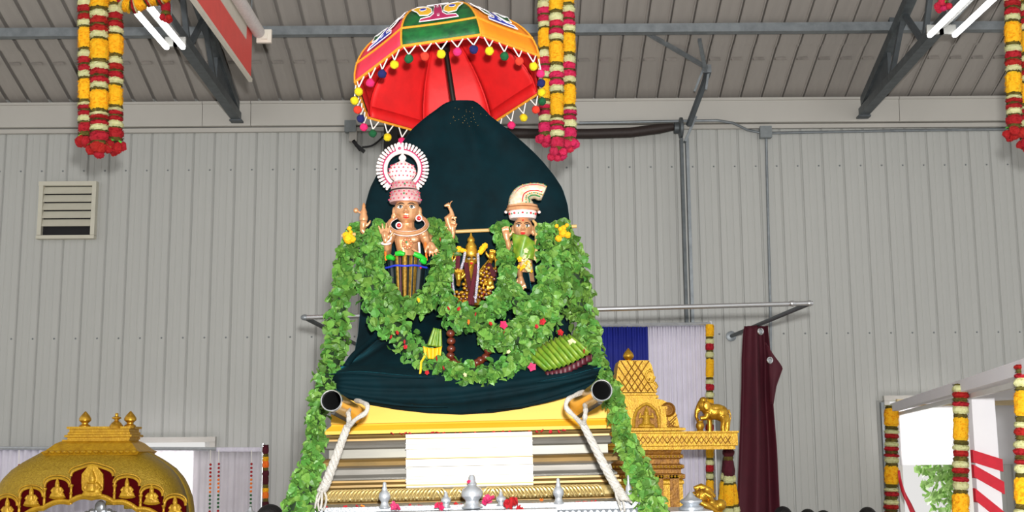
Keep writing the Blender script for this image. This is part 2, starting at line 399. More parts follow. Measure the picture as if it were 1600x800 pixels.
# ================================================================== ROOF STEEL
pz = MB(); a, b_ = P(0, 52, 12.6), P(1600, 42, 12.6)
zc = (a.z+b_.z)/2; zc = min(zc, roof_z(12.6)-.09)
pz.prism([(-9.1, 12.56, zc+.05), (-9.1, 12.56, zc-.045), (-9.1, 12.66, zc-.045), (-9.1, 12.66, zc-.03), (-9.1, 12.58, zc-.03), (-9.1, 12.58, zc+.05)], (18.2, 0, 0))
single('purlin', pz, 'galvanised', 'long galvanised steel purlin running across under the roof sheets', 'beam')
def truss(x, label):
    t = thing('roof_truss', label, 'truss', (x, YW-.3, P(370, 186, 13.7).z))
    zb = P(370, 186, 13.75).z
    bot = lambda y: zb + (13.75-y)*.045
    topz = lambda y: roof_z(y)-.26 if y < 13.3 else bot(y)+.12
    b = MB(); b.prism([(x-.055, 13.8, bot(13.8)), (x+.055, 13.8, bot(13.8)), (x+.055, 13.8, bot(13.8)+.09), (x-.055, 13.8, bot(13.8)+.09)], (0, -9.8, .045*9.8)); part('bottom_chord', b, 'galvanised_dark', t)
    b = MB(); ya, yb = 13.72, 4.0; b.prism([(x-.05, ya, bot(ya)+.09), (x+.05, ya, bot(ya)+.09), (x+.05, ya, bot(ya)+.2), (x-.05, ya, bot(ya)+.2)], (0, yb-ya, roof_z(yb)-.3-bot(ya)-.09)); part('top_chord', b, 'galvanised_dark', t)
    tz = lambda y: bot(ya)+.12+(ya-y)/(ya-yb)*(roof_z(yb)-.3-bot(ya)-.09)
    y = 12.75; flip = 0
    while y > 4.6:
        y2 = y-.55; b = MB()
        if flip: b.bar((x, y, tz(y)+.03), (x, y2, bot(y2)+.05), .05, .05)
        else: b.bar((x, y, bot(y)+.05), (x, y2, tz(y2)+.03), .05, .05)
        part('web', b, 'steel_grey', t); flip = 1-flip; y = y2
    b = MB(); b.prism([(x-.02, 13.75, bot(13.75)+.05), (x-.02, 12.75, bot(12.75)+.05), (x-.02, 12.75, tz(12.75)+.05)], (.04, 0, 0)); part('gusset', b, 'steel_grey', t)
    b = MB(); b.box((x, 13.8, zb-.01), (.14, .12, .02)); part('end_plate', b, 'steel_grey', t)
    b = MB(); 
    for yy in (12.6, 9.9, 7.2): b.box((x, yy, (tz(yy)+roof_z(yy))/2+.06), (.06, .06, max(.05, roof_z(yy)-tz(yy)-.06)))
    part('purlin_cleat', b, 'steel_grey', t, kind='stuff')
XT1, XT2 = P(368, 186, 13.75).x, P(1351, 176, 13.75).x
truss(XT1, 'dark steel roof truss left of the umbrella, above the hanging banner')
truss(XT2, 'dark steel roof truss at the right, beside the right strip light')
# diagonal braces by the shutter post
Yb = 13.3
t = thing('roof_brace', 'thin grey steel braces meeting at a knuckle above the tall post', 'brace', P(1105, 108, Yb))
for a, b_, r_ in (((1003, 47), (1107, 107), 4), ((1093, 62), (1103, 112), 4), ((1098, 110), (1085, 143), 2.5), ((1107, 112), (1103, 140), 2.5)):
    b = MB(); yy = Yb-.05 if a[1] < 100 else Yb; b.bar(P(*a, 12.75 if a[1] < 65 else Yb), P(*b_, Yb), K(Yb)*r_*1.4, K(Yb)*r_*1.4); part('strut', b, 'galvanised', t)
b = MB(); b.box(P(1104, 108, Yb), (.1, .06, .09)); part('knuckle', b, 'galvanised', t)
b = MB(); b.bar(P(1107, 112, Yb), P(1076, 196, YW-.3), .05, .05); part('brace_leg', b, 'steel_grey', t)
# rolling shutter barrel and guide post
Ys = YW-.22; k = K(Ys)
t = thing('shutter_barrel', 'dark brown rolled shutter on a tall grey guide post behind the idols', 'shutter', (P(1073, 700, Ys).x, Ys, 0))
b = MB(); ring = []
pts = [P(x, y, Ys) for x, y in ((615, 208), (760, 207), (850, 209), (920, 209), (985, 207), (1030, 201), (1052, 198))]
b.tube(pts, [k*8]*5+[k*8, k*6], 14); part('barrel', b, 'shutter_brown', t, True)
b = MB(); c = P(1062, 200, Ys)
rx = Matrix.Rotation(R(90), 3, 'Y')
b.lathe([(k*6, -k*9), (k*9, -k*9), (k*9, -k*2), (k*17, 0), (k*17, k*4), (k*8, k*6)], c, 16, rx); part('end_drum', b, 'galvanised_dark', t, True)
xg = P(1073, 350, Ys).x
for dx in (-.035, .03):
    b = MB(); b.box((xg+dx, Ys, 2.9), (.035, .09, 5.8)); part('guide_rail', b, 'galvanised_dark' if dx < 0 else 'galvanised', t)
b = MB(); b.bar(P(1070, 222, Ys-.04), P(1087, 183, Ys-.04), .09, .03); part('bracket', b, 'galvanised', t)
b = MB(); b.box(P(611, 240, Ys), (.16, .14, .62)); part('far_bracket', b, 'black_rubber', t)
b = MB(); b.box((P(611, 240, Ys).x, Ys+.05, 2.9), (.06, .08, 5.8)); part('far_guide_rail', b, 'steel_grey', t)
# conduits and their boxes
def conduit(pts, label, boxes=(), grey='galvanised', r=.016):
    Yc = YW-.025; t = thing('conduit', label, 'pipe', P(*pts[0], Yc))
    b = MB(); b.tube([P(x, y, YW-.19 if y < 196 and x > 900 and x < 1180 else Yc) for x, y in pts], r, 8); part('pipe', b, grey, t, True)
    for x, y, s_ in boxes:
        b = MB(); b.box(P(x, y, YW-.07), (s_*K(YW), .1, s_*K(YW))); part('junction_box', b, 'junction_grey', t)
        b = MB(); b.box(P(x, y, YW-.125), (s_*K(YW)*.9, .012, s_*K(YW)*.9)); part('box_cover', b, 'junction_grey', t)
conduit([(-200, 203), (200, 199), (540, 197)], 'thin grey conduit along the left wall top ending in a square box', [(548, 198, 18)])
conduit([(1190, 208), (1400, 204), (1700, 200)], 'thin grey conduit along the right wall top beyond the box')
conduit([(905, 192), (1120, 188), (1145, 192), (1168, 203), (1192, 208), (1197, 216), (1199, 300), (1204, 500), (1206, 900)], 'bent grey conduit running through a square box and down the wall', [(1196, 207, 18)])
t = thing('power_plug', 'black plug and coiled cable on the wall left of the crown', 'plug', P(562, 228, YW))
b = MB(); b.bar(P(552, 220, YW-.06), P(563, 234, YW-.06), .05, .04); b.bar(P(556, 226, YW-.07), P(569, 237, YW-.07), .05, .04); part('plug_body', b, 'black_rubber', t)
b = MB(); b.tube([P(*q, YW-.04) for q in crom([(566, 230), (580, 228), (592, 220), (602, 210)], 10)], .011, 6); part('cable', b, 'black_rubber', t, True)
b = MB(); b.box(P(552, 212, YW-.05), (.09, .07, .15)); part('outlet_box', b, 'white_trim', t)
# louvred vent
xa, za = P(61, 372, YW).x, P(61, 375, YW).z; xb, zb = P(154, 286, YW).x, P(154, 286, YW).z
t = thing('louvre_vent', 'square louvred vent with white slats in the left wall', 'vent', ((xa+xb)/2, YW-.06, za))
for c, d in ((((xa+xb)/2, zb-.02), (xb-xa, .05)), (((xa+xb)/2, za+.02), (xb-xa, .04))):
    b = MB(); b.box((c[0], YW-.04, c[1]), (d[0]+.01, .1, d[1])); part('frame_rail', b, 'louvre_white', t)
for x in (xa+.025, xb-.02):
    b = MB(); b.box((x, YW-.038, (za+zb)/2), (.048, .094, zb-za-.088)); part('frame_stile', b, 'louvre_white', t)
b = MB(); b.box(((xa+xb)/2, YW-.012, (za+zb)/2), (xb-xa-.06, .02, zb-za-.06)); part('back_plate', b, 'dark_void', t)
h = (zb-za-.09)/6.05
sl = MB(); sl.prism([(-(xb-xa)/2+.05, -.035, -h*.40), (-(xb-xa)/2+.05, -.028, -h*.44), (-(xb-xa)/2+.05, .012, h*.42), (-(xb-xa)/2+.05, .004, h*.46)], (xb-xa-.1, 0, 0))
sm = sl.mesh('slat', 'louvre_white')
for i in range(5):
    o = link('slat', sm, t); o.location = Vector(((xa+xb)/2, YW-.045, zb-.05-h*(i+.5)))-t.location
# strip lights
def strip(px0, py0, px1, py1, dpx, Yf, label):
    c = P(px0, py0, Yf); L = 1.3; k = K(Yf); t = thing('strip_light', label, 'light', (c.x, Yf-L/2, c.z))
    b = MB(); b.prism([(c.x-.03, Yf, c.z+.07), (c.x+.03, Yf, c.z+.07), (c.x+.03, Yf, c.z+.13), (c.x-.03, Yf, c.z+.13)], (0, -L, 0)); part('housing', b, 'fixture_grey', t)
    for s in (-1, 1):
        x = c.x+s*dpx*k/2; b = MB(); b.tube([(x, Yf-.02, c.z), (x, Yf-.05, c.z), (x, Yf-L+.05, c.z), (x, Yf-L+.02, c.z)], [.018, .027, .027, .018], 12); part('tube', b, 'tube_light', t, True)
        for yy in (Yf-.015, Yf-L+.015):
            b = MB(); b.box(((x+c.x)/2, yy, c.z+.06), (abs(x-c.x)+.04, .03, .09)); part('end_socket', b, 'fixture_grey', t)
    for yy in (Yf-.2, Yf-L+.2):
        b = MB(); b.tube([(c.x, yy, c.z+.1), (c.x, yy, roof_z(yy)+.02)], .006, 6); part('hanger_rod', b, 'galvanised', t)
strip(275, 76, 0, 0, 26, 11.0, 'glowing twin tube strip light hanging at the left beside the flower strands')
strip(1470, 57, 0, 0, 40, 11.0, 'glowing twin tube strip light hanging at the right beside the roof truss')
# red and cream banner with roller
Y1 = 10.2; c = P(391, 122, Y1); ct = P(388, 40, Y1)
t = thing('hanging_banner', 'red banner with cream centre hanging edge-on under the roof, left of the umbrella', 'banner', (c.x, 8.6, c.z))
X = c.x; L = 3.4; zt = ct.z+.1
def yz(y0, y1, z0_, z1_, x=0, d=.012):
    b = MB(); b.box((X+x, (y0+y1)/2, (z0_+z1_)/2), (d, y1-y0, z1_-z0_)); return b
part('banner_sheet', yz(Y1-L, Y1, c.z, zt), 'banner_red', t)
part('cream_field', yz(Y1-L+.3, Y1-.24, c.z+.27, zt-.01, .009, .006), 'banner_cream', t)
part('bottom_batten', yz(Y1-L, Y1+.02, c.z-.03, c.z, 0, .03), 'banner_cream', t)
e = P(404, 50, Y1)
b = MB(); b.tube([(e.x, Y1, e.z), (e.x, Y1-L, e.z)], .055, 14); part('roller', b, 'roller_white', t, True)
b = MB(); b.box(P(413, 57, Y1+.05), (.13, .03, .12)); b.box(P(413, 57, Y1+.03), (.05, .02, .05)); part('roller_bracket', b, 'banner_cream', t)
b = MB()
for yy in (Y1-.3, Y1-L+.3): b.tube([(e.x, yy, e.z+.05), (e.x, yy, roof_z(yy)+.02)], .006, 6)
part('hanger_wire', b, 'galvanised', t, kind='stuff')
# ================================================================== PALANQUIN BASE
YF = 6.5                                         # front plane of the plinth
CX = P(733, 700, YF).x; kF = K(YF)
zP = lambda py, Y=YF: P(733, py, Y).z
def tilt_thing(name, label, cat, loc, group=None):
    t = thing(name, label, cat, loc, group); t.rotation_euler = (0, R(-0.9), 0); return t
def moulding(t, name, m, prof, hw, hd=.55, smooth=False):
    """band swept round the plinth; prof in (outset, world z)"""
    b = MB(); o = t.location; b.sweep([(a, z-o.z) for a, z in prof], 0, YF+hd-o.y, hw, hd)
    return part(name, b, m, t, smooth, local=True)
# silver deck with its finials, on a carriage body that stands on the floor
zd = zP(786, 6.25)
deck = tilt_thing('silver_deck', 'silver platform with finials along its front edge carrying the whole shrine', 'platform', (CX, YF, zd))
o = deck.location
b = MB(); b.sweep([(0, -.10), (.02, -.08), (.0, -.06), (.03, -.035), (.03, 0)], 0, .45, .86, .85); part('deck_slab', b, 'silver_deck', deck, local=True)
b = MB(); b.sweep([(0, -.12), (.015, -.10), (.0, -.08), (.02, -.05), (.02, -.022)], 0, -.42, .42, .14); part('deck_bay', b, 'silver_deck', deck, local=True)
b = MB()
for i in range(60): b.ball((-.88+i*1.76/59, -.435, -.05), .014, 6, 4)
part('beading', b, 'silver', deck, True, kind='stuff', local=True)
b = MB(); b.sweep([(0, 0), (0, zd-.14)], 0, .45, .85, .7); b2 = MB(); b2.v = [v+Vector((0, 0, -zd)) for v in b.v]; b2.f = b.f; b2.mi = b.mi
ob = single('carriage_body', MB(), 'silver_deck', 'plain silver carriage body under the deck', 'carriage', loc=(CX, YF, 0)) if False else None
car = thing('carriage_body', 'silver carriage body standing on the floor under the platform', 'carriage', (CX, YF+.45, 0))
b = MB(); b.box((0, 0, (zd-.16)/2+.06), (1.7, 1.4, zd-.28)); part('body', b, 'silver_deck', car, local=True)
for sx in (-.6, .6):
    for sy in (-.75, .75):
        b = MB(); b.lathe([(.02, -.04), (.2, -.04), (.22, 0), (.2, .04), (.02, .04)], (sx, sy, .22), 20, Matrix.Rotation(R(90), 3, 'X')); part('wheel', b, 'silver', car, True, local=True)
def finial(px, pyb, pyt, Y, fat, name='finial'):
    a, c = P(px, pyb, Y), P(px, pyt, Y); h = c.z-a.z; r = fat
    if fat > .04 or True:
        pr = [(r*.95, 0), (r*.98, h*.04), (r*.75, h*.10), (r*.62, h*.2), (r*.66, h*.26), (r*.98, h*.36), (r*1.0, h*.46), (r*.86, h*.58), (r*.5, h*.66), (r*.42, h*.70), (r*.46, h*.74), (r*.34, h*.8), (r*.30, h*.95), (r*.16, h)]
    d = a-deck.location; d = Matrix.Rotation(R(.9), 3, 'Y') @ d; d.z = max(min(d.z, .02), -.03)
    b = MB(); b.lathe(pr, d, 18); part(name, b, 'silver', deck, True, local=True)
kf = K(6.0)
for px, pb, pt, fat in ((601, 794, 753, 9), (697, 793, 768, 8), (738, 794, 742, 17), (783, 790, 767, 8), (873, 787, 747, 8.5), (983, 786, 742, 5), (1003, 788, 760, 7)):
    finial(px, pb, pt, 6.06, fat*kf)
def side_finial(px, pyb, pyt, Y, fat):
    a, c = P(px, pyb, Y), P(px, pyt, Y); h = c.z-a.z; r = fat
    b = MB(); b.lathe([(r*1.1, -.02), (r*1.12, h*.14), (r*.9, h*.2), (r*.7, h*.28), (r*1.0, h*.42), (r*1.0, h*.5), (r*.8, h*.58), (r*.5, h*.66), (r*.42, h*.72), (r*.2, h*.9), (r*.06, h)], a-deck.location, 18)
    return b
b = MB(); p = P(1072, 800, 6.6)-deck.location
b.box((1.04, .15, -.10), (.44, .5, .05)); part('side_ledge', b, 'silver', deck, local=True)
part('finial', side_finial(1080, 802, 773, 6.6, 17*K(6.6)), 'silver', deck, True, local=True)
part('finial', side_finial(1030, 800, 778, 6.5, 9*K(6.5)), 'silver', deck, True, local=True)
part('finial', side_finial(391, 806, 786, 6.9, 9*K(6.9)), 'silver', deck, True, local=True)
b = MB(); b.box((-1.06, .4, -.15), (.46, .5, .05)); part('side_ledge', b, 'silver', deck, local=True)
# metal plinth: bands, each its own moulding, plus the white front bay and the leaf relief
pl = tilt_thing('metal_plinth', 'stepped bronze and steel plinth with a white middle bay and gold leaf relief', 'plinth', (CX, YF, zd))
hw = 222*kF
Z = lambda py: zP(py)
zd_ = zd+.002
moulding(pl, 'base_band', 'plinth_bronze', [(.03, zd_), (.03, Z(783)), (.015, Z(780)), (.0, Z(779))], hw)
moulding(pl, 'relief_ground', 'relief_gold', [(-.0, Z(780)), (.025, Z(776)), (.03, Z(770)), (.02, Z(763)), (.0, Z(760))], hw)
moulding(pl, 'bronze_fillet', 'plinth_bronze', [(.012, Z(760)), (.03, Z(757.5)), (.03, Z(754)), (.012, Z(753)), (.02, Z(750)), (.02, Z(747)), (.0, Z(746))], hw)
moulding(pl, 'steel_cove', 'plinth_steel', [(.01, Z(746)), (.012, Z(743)), (-.012, Z(738)), (-.018, Z(730)), (-.004, Z(727))], hw)
moulding(pl, 'bronze_band', 'plinth_bronze', [(.0, Z(727)), (.032, Z(724)), (.036, Z(718)), (.02, Z(714)), (-.02, Z(712))], hw)
moulding(pl, 'mirror_band', 'plinth_mirror', [(-.03, Z(712)), (-.03, Z(698.5))], hw)
moulding(pl, 'steel_torus', 'plinth_steel', [(-.02, Z(698.5)), (.0, Z(696)), (.006, Z(692)), (-.005, Z(688)), (-.02, Z(685))], hw)
moulding(pl, 'bronze_cap', 'plinth_bronze', [(-.02, Z(685)), (-.02, Z(682)), (.0, Z(679)), (.005, Z(676)), (-.03, Z(675.5))], hw)
# white bay: the same profile, proud of the front
wp = [(0.015, 762), (.045, 759), (.045, 755.5), (.03, 755), (.03, 751), (.045, 750), (.045, 747.5), (.02, 746.5), (.02, 743), (.03, 742), (.03, 730), (.02, 729.5), (.055, 727), (.055, 716), (.02, 714), (.018, 713.5), (.018, 700), (.05, 698.5), (.05, 694), (.045, 692), (.035, 691), (.035, 684), (.048, 683), (.048, 677), (0, 676.5)]
xa, xb = P(637, 720, YF).x-CX, P(833, 720, YF).x-CX
segs = [(0, 3), (3, 8), (8, 12), (12, 16), (16, 17), (17, 21), (21, 24)]
for i0, i1 in segs:
    b = MB(); q = wp[i0:i1+1]
    poly = [(xa, .12, Z(q[0][1])-zd)]+[(xa, -d-.02, Z(y)-zd) for d, y in q]+[(xa, .12, Z(q[-1][1])-zd)]
    b.prism(poly, (xb-xa, 0, 0)); part('white_moulding', b, 'plinth_white', pl, local=True)
for y, d, hh, m in ((699.2, .024, 1.0, 'plinth_steel'), (714.4, .026, 1.1, 'plinth_bronze'), (728.8, .036, 1.1, 'plinth_steel'), (746.0, .04, 1.0, 'plinth_steel'), (750.6, .046, .8, 'plinth_steel'), (755.4, .047, 1.3, 'plinth_bronze'), (683.6, .046, .7, 'plinth_bronze'), (691.4, .048, .7, 'plinth_steel')):
    b = MB(); b.box(((xa+xb)/2, -max(.07, d+.02), Z(y)-zd), (xb-xa+.004, .014, hh*kF*1.5)); part('groove_line', b, m, pl, local=True)
# leaf scrolls of the relief: curled ribs, mirrored about the middle
sc = MB(); kk = kF
for j in range(3):
    sc.tube([(kk*(-4+j*4.2+dx), -.004-.012*math.sin(u*3), kk*dz) for u, dx, dz in ((0, -3, -8), (.25, -1.5, -3), (.5, 1, 2), (.75, 4, 5.5), (1, 8, 7))], [kk*.9, kk*1.5, kk*1.5, kk*1.3, kk*.6], 6)
sc.ball((kk*-4, -.014, kk*-5), kk*2.4, 8, 5)
sm_ = sc.mesh('leaf_scroll', 'relief_gold', True)
zr = Z(769)-zd
for i in range(25):
    px = 521+i*17.2
    if 655 < px < 690 or 765 < px < 810: pass
    ob = link('leaf_scroll', sm_, pl); ob.location = (P(px, 769, YF).x-CX, -.05, zr); ob.scale = (1.3, 1.2, 1.15)
    if (px > 735) ^ (690 < px < 790 and i % 2 == 0): ob.scale = (-1.3, 1.2, 1.15)
for px in (675, 795):
    b = MB(); x = P(px, 769, YF).x-CX
    b.ball((x, -.03, zr), (kk*6, .03, kk*8.5), 12, 8); 
    for s in (-1, 1): b.tube([(x+s*kk*2, -.055, zr-kk*7), (x+s*kk*8, -.055, zr-kk*1), (x+s*kk*9, -.05, zr+kk*6)], [kk*1.8, kk*2.2, kk*1], 6)
    part('leaf_boss', b, 'relief_gold', pl, True, local=True)
# yellow top
yl = tilt_thing('yellow_plinth_top', 'yellow painted wooden plinth top with a flared lower edge under the velvet', 'plinth', (CX, YF, Z(675)))
moulding(yl, 'flared_skirt', 'yellow_paint', [(-.02, Z(675)+.001), (.0, Z(675)+.002), (.0, Z(669)), (-.004, Z(668)), (-.03, Z(661)), (-.034, Z(658))], 221*kF, .57)
moulding(yl, 'upper_block', 'yellow_paint', [(0, Z(658)), (0, Z(618))], 211*kF, .52)
# carrying poles: gilded tubes with black mouths and chrome rims, run into the block
for lab, (x0, y0), (x1, y1) in (('left gilded carrying pole with an open black mouth under the velvet corner', (518, 626), (563, 653)), ('right gilded carrying pole with an open black mouth under the velvet corner', (940, 610), (893, 643))):
    a, c = P(x0, y0, 5.72), P(x1, y1, 6.75); d = (c-a).normalized(); r = 16.5*K(5.72); q = d.to_track_quat('Z', 'Y').to_matrix()
    t = thing('carrying_pole', lab, 'pole', a); L = (c-a).length
    b = MB(); b.lathe([(r*.88, .01), (r, .01), (r, L), (r*.88, L)], a, 28, q)
    b.f = b.f[:-2]; b.mi = b.mi[:-2]; part('tube', b, 'pole_gold', t, True)
    b = MB(); b.lathe([(r*.87, .012), (r*.87, L*.9)], a, 28, q); b.f = b.f[:-2]+[b.f[-1]]; b.mi = [0]*len(b.f); part('bore', b, 'black_rubber', t, True)
    b = MB(); b.lathe([(r*.86, .02), (r*.9, -.006), (r*.98, -.008), (r*1.04, .0), (r*1.04, .016), (r, .02)], a, 28, q); b.f = b.f[:-2]; b.mi = b.mi[:-2]; part('rim', b, 'chrome', t, True)
    b = MB(); e = Vector((0, 0, -r*.98)); b.tube([a+d*.05+e, a+d*(L*.5)+e, a+d*L+e], .012, 6); part('lashing_wire', b, 'black_rubber', t, True)
# white ropes
def rope(label, loops, trunk, tails, Y0, Y1):
    t = thing('rope', label, 'rope', P(*trunk[-1], Y1)); rr = random.Random(5)
    for lp in loops:
        b = MB(); n = len(lp); c = crom([tuple(P(x, y, Yy)) for x, y, Yy in lp], 26); b.tube(c, [K(Y0)*(3.6+.5*math.sin(i*.9)) for i in range(26)], 8); part('rope_loop', b, 'rope_white', t, True)
    tr = crom([tuple(P(x, y, Y0+(Y1-Y0)*i/(len(trunk)-1))) for i, (x, y) in enumerate(trunk)], 60)
    for s_ in range(4):
        pts = []
        for i, p in enumerate(tr):
            a = s_*math.pi/2+i*.42; rad = K(Y0)*(2.6+2.4*min(1, i/45)); pts.append(Vector(p)+Vector((math.cos(a)*rad, math.sin(a)*rad, 0)))
        b = MB(); b.tube(pts, K(Y0)*3.4, 8); part('rope_strand', b, 'rope_white', t, True)
    for tl in tails:
        b = MB(); c = crom([tuple(P(x, y, Y1-.03+rr.uniform(-.03, .03))) for x, y in tl], 12); b.tube(c, K(Y1)*1.7, 6); part('rope_tail', b, 'rope_white', t, True)
rope('white rope looped round the left carrying pole and tied to the deck', [[(543, 668, 5.98), (556, 655, 5.93), (571, 645, 5.92), (574, 634, 5.93), (565, 628, 5.98), (556, 626, 6.08)], [(543, 668, 5.98), (545, 655, 5.93), (544, 645, 5.95), (545, 640, 6.0)]],
     [(543, 666), (532, 695), (519, 730), (508, 758), (503, 766)], [[(506, 764), (500, 775), (497, 786), (499, 798)], [(504, 764), (510, 778), (506, 797)], [(505, 764), (497, 772), (494, 784), (492, 794)], [(503, 764), (503, 780), (501, 796)]], 5.98, 5.99)
rope('white rope looped round the right carrying pole and tied to the deck', [[(911, 664, 5.98), (897, 650, 5.93), (885, 637, 5.92), (887, 625, 5.93), (898, 618, 5.97), (912, 612, 6.05)], [(912, 664, 5.98), (914, 652, 5.93), (915, 640, 5.95), (914, 632, 6.0)]],
     [(911, 663), (930, 700), (950, 738), (966, 765), (976, 780)], [[(955, 748), (962, 770), (966, 784), (971, 798)], [(970, 765), (978, 778), (987, 785)], [(966, 762), (974, 785), (976, 799)], [(962, 758), (963, 776), (970, 788)]], 5.98, 5.99)
# ================================================================== VELVET
# backdrop: an arched cushion-like cloth cover with soft folds
OUT = [(159, 704, 742), (161, 697, 746), (165, 690, 751), (172, 681, 758), (182, 667, 767), (192, 655, 780), (202, 644, 793), (213, 636, 806), (225, 627, 820), (240, 612, 836), (255, 602, 850), (275, 588, 866), (295, 578, 879), (320, 571, 887), (345, 569, 890), (400, 566, 891), (480, 563, 890), (520, 560, 892), (560, 552, 900), (600, 545, 905)]
YB = 7.22
def backdrop_pt(u, v):
    py = 159+(600-159)*(v**1.5); l, r_ = lerp_table(OUT, py)
    a = 2*math.pi*u; s = math.cos(a); c = math.sin(a)          # closed section: front half towards the viewer
    e = 2/2.6; sx = math.copysign(abs(s)**e, s); sy = math.copysign(abs(c)**e, c)
    th = .035+.10*min(1, (py-159)/150)
    fold = (.016*math.sin(sx*5+v*5)+.006*math.sin(sx*13-v*9+1))*min(1, (py-159)/90)*(1 if c > 0 else .3)
    fold += .03*math.exp(-((sx*.8-.25+v*.35)/.08)**2)*(c > 0)*min(1, (py-159)/60)
    px = (l+r_)/2+(r_-l)/2*sx
    p = P(px, py, YB); p.y = YB-sy*(th+fold); return p
b = MB(); b.grid(backdrop_pt, 120, 60); b.grid(lambda u, v: backdrop_pt(u, 0)*(1-v)+P(725, 159, YB)*v, 120, 3)
bd = thing('velvet_backdrop', 'tall dark teal velvet covered arch standing behind the three idols', 'backdrop', P(730, 600, YB))
part('velvet_cover', b, 'velvet', bd, 'all')
rr = random.Random(11); b = MB()
for _ in range(30):
    px, py = 727+rr.gauss(0, 13), 184+rr.gauss(0, 12)
    if 165 < py < 212: b.ball(P(px, py, YB-.075-.0006*(py-160)), .0015, 6, 4)
part('sequins', b, 'silk_gold', bd, True, kind='stuff')
# lap cloth: from the backdrop foot forward over the plinth top, hanging in swags at the front
BOT = [(500, 600), (506, 607), (522, 617), (545, 627), (575, 636), (620, 645), (670, 651), (720, 653), (770, 650), (815, 643), (860, 631), (900, 616), (930, 601), (948, 590), (957, 588)]
TOPL = [(500, 590, 588), (512, 588, 586), (540, 578, 576), (600, 577, 572), (720, 580, 574), (850, 578, 574), (920, 574, 570), (945, 572, 570), (957, 580, 578)]
BACK = [(500, 560), (545, 535), (590, 500), (640, 470), (720, 478), (800, 480), (860, 505), (905, 545), (957, 560)]
def lap_pt(u, v):
    px = 505+449*u; yb = lerp_table(BOT, px)[0]; yt, y2 = lerp_table(TOPL, px); yk = lerp_table(BACK, px)[0]
    edge = min(1, min(u, 1-u)/.06)
    if v < .45:      # the seat part, from the rear up front
        s = v/.45; py = yk+(y2-yk)*s; Y = 7.16-(7.16-6.58)*s**.8; f = .02*math.sin(px*.06+s*7)+.012*math.sin(px*.13-s*5)
        f *= math.sin(math.pi*s); Y -= f
        Y -= .10*math.sin(math.pi*s)*math.exp(-((px-725)/130)**2)
        q = 725+(px-725)*(0.80+.2*s**1.5)
    else:
        s = (v-.45)/.55; py = yt+(yb-yt)*s; q = px
        bul = .09*math.sin(math.pi*min(1, s*1.02))**.7
        rg = lambda a: 1-2*abs(math.sin(a))**.6
        fold = .020*rg(s*5.5+math.sin(px*.009)*.9)+.010*rg(s*11+px*.012)
        Y = 6.50-bul*edge-fold*(s*(1-s)*4)
        Y += .05*s if s > .9 else 0
    Y += .10*(1-edge)
    return P(q, py, Y)
b = MB(); b.grid(lap_pt, 110, 70)
lc = thing('velvet_seat_cloth', 'dark teal velvet cloth spread under the idols and sagging over the yellow plinth', 'cloth', P(730, 650, 6.5))
part('cloth', b, 'velvet', lc, 'all', solid=.012)
for pts, r_ in (([(506, 590), (508, 600), (540, 618), (580, 626), (640, 634), (700, 636)], 3), ([(950, 575), (957, 585), (930, 598), (880, 618), (820, 633), (760, 640)], 4), ([(840, 597), (890, 590), (935, 578), (948, 577)], 4), ([(512, 585), (560, 583), (620, 588), (680, 590)], 3)):
    b = MB(); c = crom([tuple(P(x, y, 6.40 if 530 < x < 930 else 6.47)) for x, y in pts], 24); b.tube(c, [K(6.4)*r_*max(.15, math.sin(math.pi*(i+.5)/24)) for i in range(24)], 8); part('fold_roll', b, 'velvet', lc, 'all')
for s_, poly in ((0, [(236, 0)]),):
    b = MB()
    c = crom([tuple(P(x, y, Y)) for x, y, Y in ((541, 572, 6.62), (552, 556, 6.68), (570, 540, 6.75), (588, 524, 6.82), (600, 505, 6.9))], 16); b.tube(c, [K(6.7)*q for q in [5]*14+[4, 2]], 8); part('fold_roll', b, 'velvet', lc, 'all')
# pleated silk end lying at the right
t = thing('pleated_silk_fan', 'olive green pleated silk with a maroon edge spread at the right of the seat cloth', 'silk', P(880, 575, 6.5))
for i in range(10):
    u0, u1 = i/10, (i+1)/10
    A = lambda u: P(836+26*u+6, 556-30*u, 6.58); 
    top = lambda u: P(822+70*u, 556-30*math.sin(u*1.5), 6.55-.02*u); bot = lambda u: P(852+72*u, 578-28*u**1.6+3, 6.47)
    b = MB(); b.grid(lambda u, v: (top(u0+(u1-u0)*u)*(1-v)+bot(u0+(u1-u0)*u)*v)+Vector((0, -.022*math.sin(math.pi*u)-.03*math.sin(math.pi*v), .012*math.sin(math.pi*u))), 5, 6); part('pleat', b, 'silk_olive', t, 'all', solid=.004)
b = MB(); b.grid(lambda u, v: bot(u)*(1)+Vector((.01*math.sin(u*60), -.012*math.sin(u*63)-.01, -v*.035)), 60, 3); part('maroon_border', b, 'silk_maroon', t, 'all', solid=.004)
b = MB(); b.prism([P(x, y, 6.6) for x, y in ((845, 576), (925, 556), (925, 568), (905, 575))], (0, .04, 0)); part('dark_lining', b, 'velvet', t)
# little silk pouch and rudraksha beads
t = thing('silk_pouch', 'small green silk bundle with a yellow frilled end on the velvet', 'pouch', P(672, 560, 6.58))
b = MB(); b.grid(lambda u, v: P(678+((-11+24*u)*(.5+.5*v))+5*(1-v), 512+28*v+3*u, 6.52-.03*math.sin(math.pi*u)-.008*math.sin(u*22)), 16, 10); part('green_silk', b, 'silk_olive', t, 'all', solid=.004)
b = MB(); b.grid(lambda u, v: P(673+(-14+29*u)*(1-.15*v)+2, 541+17*v+3*math.sin(u*3), 6.49-.03*math.sin(math.pi*u)-.012*math.sin(u*26)*(1-.3*v)), 30, 6); part('yellow_frill', b, 'silk_yellow', t, 'all', solid=.004)
b = MB(); b.tube([P(*q, 6.46) for q in ((664, 556), (658, 566), (657, 580), (655, 590))], .006, 6); part('yellow_cord', b, 'silk_yellow', t, True)
t = thing('bead_string', 'string of large round brown seed beads hanging on the velvet', 'beads', P(706, 570, 6.55))
